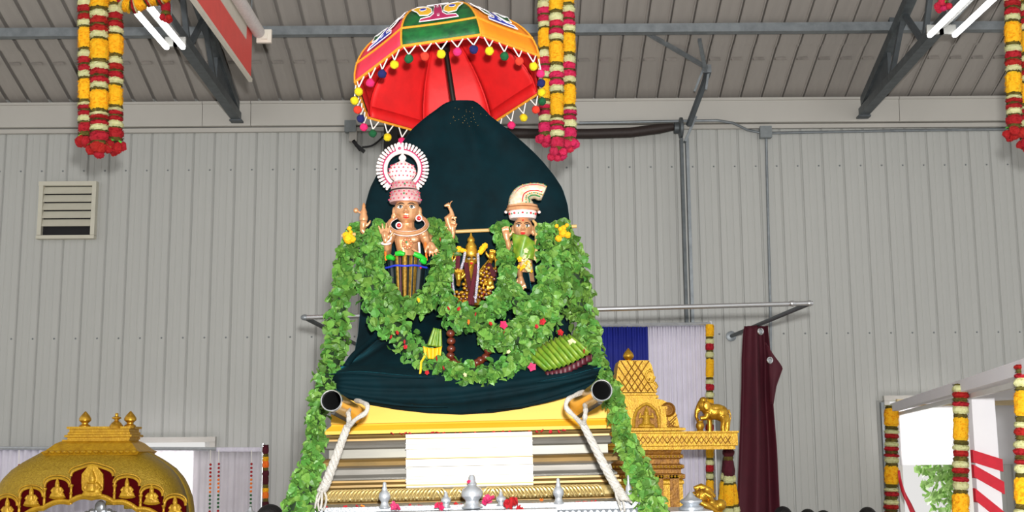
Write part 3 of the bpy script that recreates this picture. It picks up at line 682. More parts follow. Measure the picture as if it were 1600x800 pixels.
bm_ = MB(); bm_.ball((0, 0, 0), (.024, .024, .021), 12, 8); bmesh_ = bm_.mesh('bead', 'bead_brown', True)
for px, py in ((704, 521), (705, 533), (705, 545), (704, 556), (700, 566), (710, 566), (745, 567), (751, 563), (759, 558), (763, 548), (716, 570), (740, 571)):
    ob = link('bead', bmesh_, t); ob.location = P(px, py, 6.50)-t.location
b = MB(); b.tube([P(x, y, 6.505) for x, y in ((704, 515), (705, 540), (705, 562), (716, 570), (740, 571), (752, 562), (764, 545))], .004, 6); part('thread', b, 'stem_brown', t, True)
# ================================================================== UMBRELLA
UC = Vector((-.3755, 7.3, 4.4703)); UA = Vector((-.13026, .20862, .96928)).normalized(); UH = .5
UV = [Vector(q) for q in ((-0.9392, 7.0821, 4.4415), (-0.629, 6.7569, 4.5532), (-0.1703, 6.7499, 4.6163), (0.1682, 7.0651, 4.594), (0.1881, 7.5179, 4.4992), (-0.1221, 7.8431, 4.3875), (-0.5807, 7.8501, 4.3244), (-0.9192, 7.5349, 4.3467))]
um = thing('ceremonial_umbrella', 'colourful embroidered ceremonial umbrella with red lining and pompoms above the idols', 'umbrella', UC)
def dome(i, s, t, sc=1.0, off=0.):
    """edge i, s along the rim, t from the rim (0) to the apex (1)"""
    a = t*math.pi/2; r = math.cos(a)**1.2; v = (UV[i]*(1-s)+UV[(i+1) % 8]*s)-UC
    sag = 1-.03*math.sin(math.pi*s)*math.sin(math.pi*t)
    return UC+v*(r*sc*sag)+UA*(UH*math.sin(a)*sc+off)
cols = ['umbrella_pink', 'umbrella_green', 'umbrella_orange', 'umbrella_red', 'umbrella_green', 'umbrella_orange', 'umbrella_pink', 'umbrella_green']
for i in range(8):
    b = MB(); b.grid(lambda u, v: dome(i, u, v*.985), 10, 14); part('canopy_panel', b, cols[i], um, 'all', solid=.003)
    b = MB(); b.grid(lambda u, v: dome(i, u, v*.985, .97, -.002), 10, 14); part('lining_panel', b, 'umbrella_lining', um, 'all', solid=.002)
    b = MB(); b.tube([dome(i, 0, v/14*.98, 1.004) for v in range(15)], .0065, 6); part('seam_piping', b, 'trim_orange', um, True)
    b = MB(); b.tube([dome(i, s/8, 0, 1.0) for s in range(9)], .009, 8); part('rim_piping', b, 'trim_orange', um, True)
    b = MB(); b.tube([dome(i, s/8, .17, 1.006) for s in range(9)], .0075, 6); part('band_piping', b, 'trim_orange', um, True)
    b = MB(); b.tube([dome(i, 0, v/12*.97, .955) for v in range(13)], .006, 6); part('rib', b, 'umbrella_lining', um, True)
    b = MB(); b.tube([UC+UA*(UH*.42), UC*.5+UA*(UH*.21)+dome(i, 0, .25, .95)*.5, dome(i, 0, .3, .95)], .005, 6); part('stretcher', b, 'umbrella_lining', um, True) if False else None
    # hem turned inside
    b = MB(); b.grid(lambda u, v: dome(i, u, v*.10, .962, -.004), 10, 2); part('hem', b, 'umbrella_lining', um, 'all', solid=.002)
b = MB(); b.lathe([(.03, -.02), (.035, 0), (.02, .03), (.012, .06), (.004, .10)], UC+UA*UH, 12); part('top_knob', b, 'gold', um, True)
foot = P(716, 200, 7.36); b = MB(); b.tube([UC+UA*(UH*.97), UC+(foot-UC)*.55, foot, Vector((foot.x+.02, 7.40, P(716, 560, 7.40).z))], [.016, .017, .017, .017], 10); part('pole', b, 'black_pole', um, True)
b = MB(); b.lathe([(.02, -.05), (.034, -.04), (.034, .05), (.02, .06)], UC+UA*(UH*.62)+(foot-UC)*.02, 12); part('runner', b, 'black_pole', um, True)
# pompoms on white V cords
pmesh = {}
for c in ('yellow', 'green', 'red', 'navy', 'pink'):
    q = MB(); rr = random.Random(2); q.ball((0, 0, 0), .026, 12, 8); q.v = [v*(1+rr.uniform(-.09, .09)) for v in q.v]; pmesh[c] = q.mesh('pompom', 'pom_'+c, 'all')
seqs = {0: ['yellow', 'pink', 'navy', 'yellow'], 1: ['green', 'red', 'yellow', 'pink', 'navy'], 2: ['yellow', 'green', 'red', 'yellow'], 3: ['pink', 'navy', 'yellow', 'green'], 4: ['red', 'yellow', 'pink', 'navy'], 5: ['yellow', 'green', 'red', 'navy'], 6: ['navy', 'pink', 'yellow', 'green'], 7: ['pink', 'navy', 'red', 'yellow']}
for i in range(8):
    L = seqs[i]
    for j, c in enumerate(L):
        s = (j+.5)/len(L); top = dome(i, s, 0, 1.0); hang = top+Vector((0, 0, -.088))+(UC-top).normalized()*-.012
        ob = link('pompom', pmesh[c], um); ob.location = hang-UC; ob.rotation_euler = (j*2.1, i*1.3, j)
        b = MB(); e = (UV[(i+1) % 8]-UV[i]).normalized()*.034
        for sg in (-1, 1): b.tube([top+e*sg+Vector((0, 0, -.008)), hang+Vector((0, 0, .026))], .004, 5)
        part('pompom_cord', b, 'white_cord', um)
# embroidery: raised cloth pieces laid on the panels
def applique(i, poly, m, lift, name='applique'):
    def mp(x, y): return dome(i, .5+x, .20+y*.8, 1.0, 0)
    n = UA*.55+((UV[i]+UV[(i+1) % 8])*.5-UC).normalized()*.75; n.normalize()
    bm = bmesh.new(); vs = [bm.verts.new((x, y, 0)) for x, y in poly]; f = bm.faces.new(vs)
    bmesh.ops.triangulate(bm, faces=[f]); bmesh.ops.subdivide_edges(bm, edges=bm.edges, cuts=2, use_grid_fill=True)
    me = MB(); bm.verts.ensure_lookup_table()
    me.add([mp(v.co.x, v.co.y)+n*lift for v in bm.verts], [tuple(v.index for v in f.verts) for f in bm.faces]); bm.free()
    part(name, me, m, um, solid=.003)
def outline(i, poly, m, lift, r=.0055):
    n = UA*.55+((UV[i]+UV[(i+1) % 8])*.5-UC).normalized()*.75; n.normalize()
    b = MB(); b.tube([dome(i, .5+x, .20+y*.8)+n*lift for x, y in poly+[poly[0]]], r*.62, 5); part('applique_cord', b, 'applique_white', um)
sym = lambda h: h+[(-x, y) for x, y in h[::-1]]
column = sym([(.27, .0), (.25, .05), (.12, .07), (.07, .12), (.06, .34), (.09, .41), (.24, .44), (.21, .49)])
eye = [(.09, .15), (.15, .10), (.27, .11), (.33, .19), (.44, .27), (.40, .36), (.29, .37), (.19, .33), (.11, .25)]
for i, cc, ec, pc in ((1, 'applique_magenta', 'applique_yellow', 'applique_blue'), (2, 'applique_blue', 'umbrella_green', 'applique_white'), (0, 'applique_blue', 'umbrella_green', 'applique_white')):
    applique(i, column, cc, .012); outline(i, column, cc, .014)
    b = MB()
    outline(i, [(-.012, .06), (-.012, .34), (.012, .34), (.012, .06)], cc, .017, .003)
    for s in (1, -1):
        e = [(s*x, y) for x, y in eye]; applique(i, e, ec, .012); outline(i, e, ec, .014)
        pu = [(s*.245+.055*math.cos(a*math.pi/5), .235+.036*math.sin(a*math.pi/5)) for a in range(10)]
        applique(i, pu, pc, .018); outline(i, pu, pc, .018, .0035)
ORD = 'first second third fourth fifth sixth seventh eighth ninth tenth eleventh twelfth thirteenth fourteenth fifteenth sixteenth seventeenth eighteenth nineteenth twentieth'.split()
# ================================================================== HANGING FLOWER STRANDS
def band_mesh(name, m, r, h, jit, seed, rows=3, n=16, bulge=.06):
    rr = random.Random(seed); b = MB(); pr = []
    for j in range(rows+1):
        z = j/rows; rad = r*(1+bulge*math.sin(math.pi*z))*(.86 if j in (0, rows) else 1); pr.append((rad, z))
    b.lathe(pr, (0, 0, 0), n)
    b.v = [Vector((v.x*(1+rr.uniform(-jit, jit)), v.y*(1+rr.uniform(-jit, jit)), v.z+rr.uniform(-.04, .04)*jit*8/rows)) for v in b.v]
    # ruffle petals standing off the band
    for _ in range(int(56*max(1, rows/3))):
        a = rr.uniform(0, 6.283); z = rr.uniform(.08, .92); d = Vector((math.cos(a), math.sin(a), 0)); t_ = Vector((-d.y, d.x, 0)); s = r*.30; c = d*r*.98+Vector((0, 0, z))
        hz = .3/rows
        w_ = rr.uniform(-.5, .5); b.add([c-t_*s*.6, c+d*s*.85+t_*s*w_+Vector((0, 0, -hz)), c+t_*s*.6, c+d*s*.5-t_*s*w_+Vector((0, 0, hz))], [(0, 1, 2), (0, 2, 3)])
    return b.mesh(name, m, False, fix=False)
BM = {}
for key, m, jit, rows, bulge in (('yellow', 'yellow_flower', .09, 7, .02), ('cream', 'cream_flower', .09, 3, .1), ('red', 'red_flower', .12, 3, .08), ('pink', 'pink_flower', .12, 3, .08), ('maroon', 'maroon_flower', .10, 3, .12), ('olive', 'olive_leaf', .13, 2, .0), ('orange', 'orange_flower', .09, 4, .04)):
    BM[key] = [band_mesh('flower_band', m, 1.0, 1.0, jit, s, rows, 16, bulge) for s in (1, 2, 3)]
rq = MB(); rr_ = random.Random(9); rq.ball((0, 0, 0), 1, 12, 8); rq.v = [v*(1+rr_.uniform(-.12, .12)) for v in rq.v]
for _ in range(30):
    d = Vector((rr_.gauss(0, 1), rr_.gauss(0, 1), rr_.gauss(0, 1))).normalized(); t_ = d.orthogonal().normalized(); rq.add([d*.9-t_*.35, d*1.18+t_.cross(d)*.2, d*.9+t_*.35], [(0, 1, 2)])
ROSE = {'red': rq.mesh('rose', 'red_flower', False, fix=False), 'pink': rq.mesh('rose', 'pink_flower', False, fix=False)}
lq = MB(); lq.add([(0, 0, 0), (.35, .5, .1), (0, 1, 0), (-.35, .5, .1)], [(0, 1, 2), (0, 2, 3)]); SEPAL = lq.mesh('sepal', 'bright_green', fix=False)
UNIT = [('olive', 6), ('cream', 11), ('R', 10), ('olive', 4), ('R', 9), ('cream', 9), ('olive', 5), ('yellow', 32)]
START = [('olive', 6), ('R', 14), ('olive', 3), ('cream', 10), ('R', 7), ('olive', 3), ('R', 6), ('cream', 5), ('olive', 5)]
def strand(label, px, y0, y1, Y, wpx, red='red', phase=0, roses=True, unit=UNIT, scale=1.0, cat='garland', group=None, px_top=None, tie=True, lean=0, name='flower_strand', seed=0):
    rr = random.Random(seed*7+int(px)); k = K(Y); a, c = P(px_top if px_top is not None else px, y0, Y), P(px, y1, Y)
    t = thing(name, label, cat, a, group); L = (c-a).length; d = (c-a).normalized(); r = wpx*k/2
    q = (-d).to_track_quat('Z', 'Y'); s = 0; i = phase; lim = L-(r*1.2 if roses else 0)
    seq = (START if roses else []); n = 0; s = lim
    while s > 0:                                   # threaded from the bottom upwards
        nm, h = seq[n] if n < len(seq) else unit[::-1][(n-len(seq)) % len(unit)]; n += 1; h *= k*scale*rr.uniform(.92, 1.08)
        if s-h < 0: h = max(.01, s)
        key = red if nm == 'R' else nm; ob = link('flower_band', rr.choice(BM[key]), t)
        f = {'yellow': 1.0, 'olive': .9, 'cream': .97}.get(key, .99)*rr.uniform(.95, 1.05)
        ob.location = d*s; ob.rotation_mode = 'QUATERNION'; ob.rotation_quaternion = q @ Quaternion((0, 0, 1), rr.uniform(0, 6.28)); ob.scale = (r*f, r*f, h*1.06); s -= h
    if roses:
        for j in range(5):
            an = j*1.257+rr.random(); ob = link('rose', ROSE[red if red in ROSE else 'red'], t); rad = r*rr.uniform(.58, .74)
            ob.location = d*(L-r*.6)+Vector((math.cos(an)*r*.95, math.sin(an)*r*.95, rr.uniform(-.4, .4)*r)); ob.scale = (rad, rad, rad*.85); ob.rotation_euler = (rr.random()*3, rr.random()*3, 0)
        ob = link('rose', ROSE[red if red in ROSE else 'red'], t); ob.location = d*(L-r*.1); ob.scale = (r*.6, r*.6, r*.5)
        for j in range(6):
            an = j*1.05+rr.random(); ob = link('sepal', SEPAL, t); ob.location = d*(L-r*1.3)+Vector((math.cos(an)*r*.9, math.sin(an)*r*.9, 0)); ob.scale = (r*.7,)*3; ob.rotation_euler = (rr.uniform(-2, 0), rr.uniform(-.5, .5), an-1.57)
    if tie:
        b = MB(); b.tube([a, Vector((a.x, a.y, roof_z(a.y)+.02))], .006, 6); part('hanging_string', b, 'white_cord', t)
    return t
YG = 8.8
strand('left strand of the three yellow and red flower strands hanging at the upper left', 134, -70, 226, YG+.12, 23, phase=6, seed=1)
strand('middle and frontmost strand of the three yellow and red flower strands at the upper left', 155, -80, 242, YG, 27, phase=7, seed=2)
strand('right strand of the three yellow and red flower strands hanging at the upper left', 179, -70, 236, YG+.1, 25, phase=6, seed=3)
strand('left strand of the three yellow and pink flower strands hanging right of the umbrella', 853, -62, 226, YG+.1, 22, 'pink', phase=5, seed=4, px_top=851)
strand('middle strand of the three yellow and pink flower strands hanging right of the umbrella', 871, -60, 248, YG, 21, 'pink', phase=5, seed=5, px_top=868)
strand('right strand of the three yellow and pink flower strands hanging right of the umbrella', 890, -66, 234, YG+.1, 22, 'pink', phase=6, seed=6, px_top=886)
strand('yellow and red flower strand at the upper right edge, left one of two', 1585, -60, 214, YG, 23, phase=5, seed=7, px_top=1581)
strand('yellow and red flower strand at the upper right edge, right one of two', 1605, -62, 234, YG+.15, 22, phase=6, seed=8)
# swag running off the left cluster over the strip light, and its short tail
def swag(label, pts, Y, wpx, unit, red='red', seed=0):
    k = K(Y); c = [Vector(P(*p, Y)) for p in crom(pts, 60)]; t = thing('flower_swag', label, 'garland', c[0]); i = 0; rr = random.Random(seed); n = 0
    while i < 57:
        nm, h = unit[n % len(unit)]; n += 1; j = min(59, i+max(1, int(h/6))); d = c[i]-c[j]; key = red if nm == 'R' else nm
        ob = link('flower_band', rr.choice(BM[key]), t); ob.location = c[j]-t.location; ob.rotation_mode = 'QUATERNION'; ob.rotation_quaternion = d.to_track_quat('Z', 'Y'); ob.scale = (wpx*k/2, wpx*k/2, d.length*1.1); i = j
    return t
swag('yellow flower swag looping from the left strands across the strip light', [(185, -20), (196, 5), (212, 8), (232, -2), (250, -6), (268, -16), (284, -40)], YG+.1, 24, [('yellow', 40), ('olive', 6), ('R', 12), ('cream', 10)], seed=3)
strand('short red flower tail hanging beside the left strip light', 259, -30, 32, YG+.2, 15, phase=2, seed=12)
strand('short pink flower tail hanging at the top of the right strip light', 1474, -40, 14, YG+.2, 18, 'pink', phase=2, seed=13)
# ================================================================== LEAF GARLANDS
def leaf_mesh(seed, wide):
    rr = random.Random(seed); out = [(0, 0), (.26*wide, .12), (.44*wide, .32), (.42*wide, .52), (.25*wide, .78), (0, 1.0)]
    b = MB(); mid = [(0, .0, 0), (0, .32, -.05), (0, .55, -.04), (0, .78, -.01)]
    vs = [(0, 0, 0), (0, .35, -.06), (0, .68, -.05), (0, 1.0, -.13)]
    L = [(-x, y, .05+.07*math.sin(y*3)+rr.uniform(-.04, .04)) for x, y in out[1:5]]; Rr = [(x, y, .05+.07*math.sin(y*3)+rr.uniform(-.04, .04)) for x, y in out[1:5]]
    b.add(vs+L+Rr, [(0, 4, 5, 1), (1, 5, 6), (1, 6, 2), (2, 6, 7, 3), (0, 1, 9, 8), (1, 10, 9), (1, 2, 10), (2, 3, 11, 10)]); return b
LEAFB = [leaf_mesh(s, wd) for s, wd in ((1, 1.0), (2, .8), (3, 1.12))]
LEAFM = [q.mesh('leaf', 'leaf_green', fix=False) for q in LEAFB]
for q in LEAFM: q.polygons.foreach_set('use_smooth', [False]*len(q.polygons))
def leaf_garland(label, pts, rad, nobj, nstuff, seed, size=(11, 17.5)):
    """pts [(px,py,Y)], rad in photo pixels (one number per point)"""
    rr = random.Random(seed); m = len(pts); N = 14*m
    c4 = crom([tuple(P(*p))+(r_*K(p[2]),) for p, r_ in zip(pts, rad)], N); C = [Vector(q[:3]) for q in c4]; RD = [q[3] for q in c4]
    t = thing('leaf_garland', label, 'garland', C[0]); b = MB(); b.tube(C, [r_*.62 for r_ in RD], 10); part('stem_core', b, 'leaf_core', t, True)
    cand = []
    for _ in range(nobj+nstuff):
        u = rr.random()*(N-1); i = min(N-2, int(u)); f = u-i; c = C[i].lerp(C[i+1], f); rd = RD[i]*(1-f)+RD[i+1]*f
        tg = (C[min(N-1, i+2)]-C[max(0, i-2)]).normalized(); a = Vector((0, -1, 0)); a = (a-tg*a.dot(tg)).normalized(); bb = tg.cross(a)
        ph = rr.gauss(0, 1.05); od = a*math.cos(ph)+bb*math.sin(ph); dep = rr.uniform(.4, 1.12)
        dn = Vector((0, 0, -1)); d = (od*.42+dn*.55+Vector((rr.gauss(0, .6), rr.gauss(0, .4), rr.gauss(0, .6)))).normalized()
        nr = (od+a*.2+Vector((rr.gauss(0, .55), rr.gauss(0, .4), rr.gauss(0, .55)))); nr = (nr-d*nr.dot(d)).normalized(); x = d.cross(nr)
        L = rr.uniform(*size)*K(c.y); mtx = Matrix(((x.x, d.x, nr.x, 0), (x.y, d.y, nr.y, 0), (x.z, d.z, nr.z, 0), (0, 0, 0, 1)))
        cand.append((dep*math.cos(ph*.8), c+od*rd*dep-d*L*.3, mtx, L))
    cand.sort(key=lambda q: -q[0]); st = MB()
    for n, (sc, p, mtx, L) in enumerate(cand):
        if n < nobj:
            ob = link('leaf', LEAFM[n % 3], t); ob.matrix_basis = Matrix.Translation(p-t.location) @ mtx @ Matrix.Diagonal((L, L, L, 1))
        else:
            mm = mtx.to_3x3()*L; q = LEAFB[n % 3]; st.add([mm @ v+p for v in q.v], q.f)
    o = link('inner_leaves', st.mesh('inner_leaves', 'leaf_green', off=t.location, fix=False), t); tag(o, kind='stuff'); return t
leaf_garland('long leaf garland hanging down the left side past the left carrying pole', [(560, 352, 6.95), (546, 385, 6.95), (536, 440, 6.95), (528, 505, 6.9), (520, 565, 6.7), (506, 610, 6.45), (496, 660, 6.2), (489, 715, 6.1), (478, 750, 6.05), (466, 800, 6.0), (458, 860, 6.0)], [11, 14, 17, 18, 18, 16, 14, 15, 20, 26, 26], 300, 700, 1)
leaf_garland('long leaf garland hanging down the right side past the right carrying pole', [(874, 352, 6.95), (889, 385, 6.92), (900, 440, 6.9), (912, 500, 6.85), (924, 545, 6.7), (947, 600, 6.45), (966, 650, 6.25), (984, 705, 6.15), (1002, 750, 6.1), (1016, 785, 6.05), (1026, 825, 6.0)], [13, 18, 21, 19, 14, 13, 13, 15, 18, 20, 20], 300, 700, 2, (12, 20))
leaf_garland('great leaf garland hung on the left idol and looping low across the velvet', [(597, 352, 6.85), (581, 380, 6.83), (578, 430, 6.80), (592, 480, 6.78), (630, 530, 6.66), (685, 573, 6.52), (742, 585, 6.46), (795, 573, 6.50), (828, 540, 6.58), (838, 515, 6.64)], [11, 17, 20, 24, 24, 19, 18, 19, 18, 14], 300, 700, 3)
leaf_garland('leaf garland in a deep V round the left idol striped skirt', [(588, 372, 6.90), (589, 410, 6.84), (601, 448, 6.76), (636, 486, 6.66), (670, 462, 6.70), (692, 418, 6.78), (695, 380, 6.86), (682, 348, 6.90)], [6, 8, 10, 15, 14, 15, 15, 10], 220, 360, 4)
leaf_garland('leaf garland looping under the small golden idol', [(692, 405, 6.80), (689, 440, 6.72), (694, 472, 6.62), (718, 498, 6.56), (748, 500, 6.55), (776, 480, 6.58), (791, 445, 6.62), (791, 400, 6.78), (781, 352, 6.86)], [5, 8, 15, 19, 19, 17, 10, 9, 11], 260, 360, 5)
leaf_garland('leaf garland hung round the right idol with the bun shaped crown', [(784, 372, 6.84), (790, 405, 6.76), (796, 445, 6.64), (815, 480, 6.54), (842, 482, 6.56), (855, 450, 6.62), (857, 400, 6.68), (850, 356, 6.76)], [5, 6, 9, 17, 17, 15, 14, 9], 240, 360, 6)
leaf_garland('thick bunched leaf garland on the right lap beside the pleated silk', [(876, 400, 6.78), (872, 440, 6.70), (856, 490, 6.60), (822, 520, 6.52), (785, 528, 6.48), (752, 520, 6.47)], [14, 18, 23, 24, 21, 16], 260, 380, 7)
# small blossoms caught in the leaves and petals lying on the ledges
def blossom_mesh(m, n=5):
    b = MB()
    for i in range(n):
        a = 2*math.pi*i/n; d = Vector((math.cos(a), math.sin(a), 0)); t_ = Vector((-d.y, d.x, 0)); b.add([(0, 0, 0), d*.6+t_*.42+Vector((0, 0, .3)), d*1.0+Vector((0, 0, .25)), d*.6-t_*.42+Vector((0, 0, .3))], [(0, 1, 2), (0, 2, 3)])
    b.ball((0, 0, .1), .22, 6, 4); return b.mesh('blossom', m, fix=False)
BL = {m: blossom_mesh(m) for m in ('red_flower', 'pink_flower', 'orange_flower', 'cream_flower', 'yellow_flower', 'gem_pink')}
FAC = Matrix.Rotation(R(90), 3, 'X')
def blossom(px, py, Y, m, size, label, group=None, seed=0):
    o = link('blossom', BL[m], None); o.location = P(px, py, Y); s = size*K(Y)/2; o.scale = (s, s, s); rr = random.Random(px*31+py); o.rotation_euler = (R(90)+rr.uniform(-.5, .5), rr.uniform(-.6, .6), rr.uniform(0, 3)); tag(o, label, 'flower', group)
RB = ((610, 526, 6.49), (620, 520, 6.49), (631, 534, 6.47), (633, 542, 6.46), (692, 575, 6.38), (667, 582, 6.39), (766, 506, 6.36), (787, 519, 6.37), (755, 459, 6.46), (687, 374, 6.57), (838, 510, 6.40), (716, 482, 6.42), (742, 491, 6.42), (700, 482, 6.45))
for i, (px, py, Y) in enumerate(sorted(RB)):
    blossom(px, py, Y, 'red_flower', 8, 'tiny red blossom in the garland leaves, %s such one counted from the left' % ORD[i], 'red blossoms in the leaf garlands')
blossom(786, 508, 6.36, 'pink_flower', 15, 'pink and white blossom on the right leaf garland, larger than the red ones')
blossom(847, 502, 6.34, 'red_flower', 13, 'red and yellow blossom high on the right lap garland')
blossom(831, 573, 6.36, 'gem_pink', 15, 'magenta blossom on the velvet at the left end of the pleated silk')
blossom(893, 536, 6.46, 'cream_flower', 15, 'white and red blossom on the upper pleats of the green silk')
blossom(912, 547, 6.44, 'red_flower', 14, 'red blossom on the right end of the pleated silk')
blossom(875, 520, 6.5, 'red_flower', 12, 'red blossom above the pleated silk, beside the dark gap')
blossom(681, 560, 6.40, 'red_flower', 11, 'red blossom on the yellow frill of the silk pouch')
blossom(653, 469, 6.44, 'yellow_flower', 9, 'yellow blossom at the tip of the V below the striped skirt')
blossom(731, 503, 6.40, 'orange_flower', 9, 'orange blossom below the small golden idol')
blossom(794, 549, 6.38, 'cream_flower', 8, 'pale blossom on the lower right loop of leaves')
blossom(726, 586, 6.35, 'cream_flower', 8, 'white long stemmed blossom on the lowest leaf loop')
pm = MB(); pm.grid(lambda u, v: Vector(((u-.5)*(1-.5*v*v), v-.5, .25*(u-.5)**2*4+.15*v)), 3, 3)
PET = {m: pm.mesh('petal', m, fix=False) for m in ('red_flower', 'gem_pink', 'pink_flower', 'orange_flower')}
rr = random.Random(21)
def petal(px, py, Y, m, size, z=None, label='loose red rose petal lying on the front ledges of the plinth and deck', group='petals on the ledges'):
    o = link('petal', PET[m], None); p = P(px, py, Y)
    if z is not None: p.z = z
    s = size*K(Y); o.location = p; o.scale = (s, s, s); o.rotation_euler = (rr.uniform(-.5, 1.0), rr.uniform(-.5, .5), rr.uniform(0, 6)); tag(o, label, 'petal', group)
for i, px in enumerate((612, 626, 634, 640, 668, 676, 683, 694, 712, 719, 742, 771, 786, 797, 828, 838, 848, 861, 872, 881)):
    petal(px, 676.5-.018*(px-733)+rr.uniform(-.6, .8), 6.455, 'red_flower', rr.uniform(4, 6), None, 'red petal below the yellow plinth top, %s from the left in the row' % ORD[i], 'petals below the yellow plinth top')
for i, px in enumerate((510, 540, 558, 566, 640, 657, 672, 683, 712, 720, 760, 782, 832, 893, 903, 914, 925, 931, 957, 964)):
    petal(px, 793-.018*(px-600)+rr.uniform(-1.5, .5), 6.12, 'red_flower', rr.uniform(5, 9), None, 'red petal on the silver deck, %s from the left in the row' % ORD[i], 'petals on the silver deck')
for i, (px, py) in enumerate(((566, 792), (700, 791), (846, 782), (910, 787))): petal(px, py, 6.1, 'orange_flower', 6, None, 'orange petal on the silver deck, %s from the left' % ORD[i], 'orange petals on the deck')
def heap(px, py, Y, m, sz, label):
    t = thing('rose_bloom', label, 'flower', P(px, py, Y))
    for j in range(7):
        ob = link('petal', PET[m], t); s = sz*K(Y)*rr.uniform(.5, .8); ob.scale = (s, s, s); ob.location = Vector((rr.uniform(-.3, .3)*sz, rr.uniform(-.15, .15)*sz, rr.uniform(-.2, .3)*sz))*K(Y); ob.rotation_euler = (rr.uniform(.3, 2), rr.uniform(-.7, .7), rr.uniform(0, 6))
heap(615, 790, 6.0, 'gem_pink', 14, 'magenta rose head at the foot of the left silver finial')
heap(686, 790, 5.98, 'pink_flower', 13, 'pink flower head left of the small finial on the deck')
heap(764, 784, 6.0, 'gem_pink', 18, 'mauve flower head right of the big middle finial')
heap(799, 787, 5.98, 'red_flower', 19, 'red rose head right of the small finial on the deck')
heap(811, 796, 5.94, 'red_flower', 12, 'small red flower head on the deck front edge')
heap(732, 753, 5.95, 'pink_flower', 5, 'single pink petal cluster on the neck of the big finial')
# ================================================================== IDOLS
def idol_kit(Y0):
    k = K(Y0)
    def q(px, py, d=0.): p = P(px, py, Y0); return Vector((p.x, Y0+d*k, p.z))       # d: photo pixels of depth, + away
    return k, q
def hand(b, q, k, wrist, palm, fdir, side, spread=.28, curl=.0, fl=15, pw=6.5, facing=-1, thumb=True):
    """palm and five fingers: wrist, palm centre in photo px, fdir finger direction (px), side = thumb side vector sign"""
    w_, pc = q(*wrist), q(*palm); f = Vector((fdir[0], 0, -fdir[1])).normalized(); sd = Vector((f.z, 0, -f.x))*side
    n = Vector((0, facing, 0)); b.tube([w_, pc-f*k*4, pc, pc+f*k*4.5], [k*3.6, k*4.6, k*5.6, k*5.2], 10)
    b.ball(pc, (pw*k, 3.4*k, 7.5*k), 10, 7, f.to_track_quat('Z', 'Y').to_matrix())
    for i, (o_, ln) in enumerate(((-.95, .78), (-.32, .96), (.32, 1.0), (.95, .88))):
        base = pc+f*k*5.2+sd*(o_*pw*k*.82); d = (f+sd*(o_*spread)).normalized(); l = fl*ln*k
        m1 = base+d*l*.42+n*(-curl*0)*k; m2 = base+d*l*.75+n*curl*l*.25; e = base+d*l*(1-.25*curl)+n*curl*l*.6
        b.tube([base-d*k*2.5, base, m1, m2, e], [k*2.0, k*2.0, k*1.8, k*1.6, k*1.05], 8)
    if thumb:
        tb = pc+sd*(pw*k*.8)-f*k*3; d = (f*.62+sd*.78+n*.2).normalized(); b.tube([tb-d*k*2, tb+d*k*4, tb+d*k*8+f*k*1.5, tb+d*k*9+f*k*4.5], [k*2.5, k*2.3, k*2.0, k*1.2], 8)
def face_parts(t, q, k, cx, cy, hw, hh, dfront, skin):
    """eyes at half the height, brows, lips; the nose and ears are modelled in the body surface"""
    dz = lambda x, y: dfront*math.sqrt(max(.05, 1-((x-cx)/(hw*1.12))**2-((y-cy)/(hh*1.25))**2))
    for s in (-1, 1):
        ex, ey = cx+s*hw*.43, cy-hh*.06; e = MB(); e.ball(q(ex, ey, -dz(ex, ey)+1.1), (hw*.27*k, 1.9*k, hh*.125*k), 12, 8); eo = part('eye', e, 'eye_white', t, True)
        pu = MB(); pu.ball(q(ex, ey, -dz(ex, ey)-.6), (hw*.11*k, 1.0*k, hh*.115*k), 10, 6); part('pupil', pu, 'eye_black', eo, True)
        br = MB(); br.tube([q(cx+s*hw*u, cy-hh*v, -dz(cx+s*hw*u, cy-hh*v)-.2) for u, v in ((.12, .24), (.3, .33), (.5, .34), (.74, .22))], [.5*k, .8*k, .8*k, .4*k], 6); part('eyebrow', br, 'eye_black', t, True)
        ll = MB(); ll.tube([q(ex+hw*u, ey+hh*v, -dz(ex, ey)-.4) for u, v in ((-.27, .01), (-.1, -.12), (.1, -.12), (.27, .0))], [.35*k, .6*k, .6*k, .35*k], 6); part('eyelid', ll, 'eye_black', t, True)
    lp = MB(); ly = cy+hh*.58
    for v, r_ in ((0, 1.1), (.09, 1.3)):
        lp.tube([q(cx+hw*u, ly+hh*(v+w_), -dz(cx, ly)-.5) for u, w_ in ((-.24, -.02), (-.08, -.01 if v == 0 else .02), (.08, -.01 if v == 0 else .02), (.24, -.02))], [.4*k, r_*k, r_*k, .4*k], 7)
    part('lips', lp, 'lip_red', t, True)
def head_into(b, q, k, cx, cy, hw, hh, df):
    b.ball(q(cx, cy, 0), (hw*k, df*k, hh*k), 18, 14); b.ball(q(cx, cy+hh*.45, -df*.12), (hw*.72*k, df*.82*k, hh*.62*k), 14, 10)
    b.tube([q(cx, cy-hh*.10, -df*.97), q(cx, cy+hh*.10, -df*1.06), q(cx, cy+hh*.28, -df*1.18)], [hw*.09*k, hw*.11*k, hw*.17*k], 8)
    for s in (-1, 1):
        b.ball(q(cx+s*hw*.13, cy+hh*.29, -df*1.02), hw*.11*k, 8, 6)
        b.ball(q(cx+s*hw*1.02, cy+hh*.12, 0), (hw*.16*k, hw*.28*k, hh*.34*k), 10, 8); b.ball(q(cx+s*hw*1.06, cy+hh*.5, -1), (hw*.2*k, hw*.2*k, hh*.26*k), 8, 6)
    b.tube([q(cx, cy+hh*.5, df*.1), q(cx, cy+hh*1.35, df*.15)], [hw*.55*k, hw*.6*k], 12)
def gems(t, q, k, pts, m, r, nm='gem'):
    g = MB(); g.ball((0, 0, 0), (r*k, r*k*.7, r*k), 8, 6); me = g.mesh(nm, m, True)
    for x, y, d in pts:
        o = link(nm, me, t); o.location = q(x, y, d)-t.location
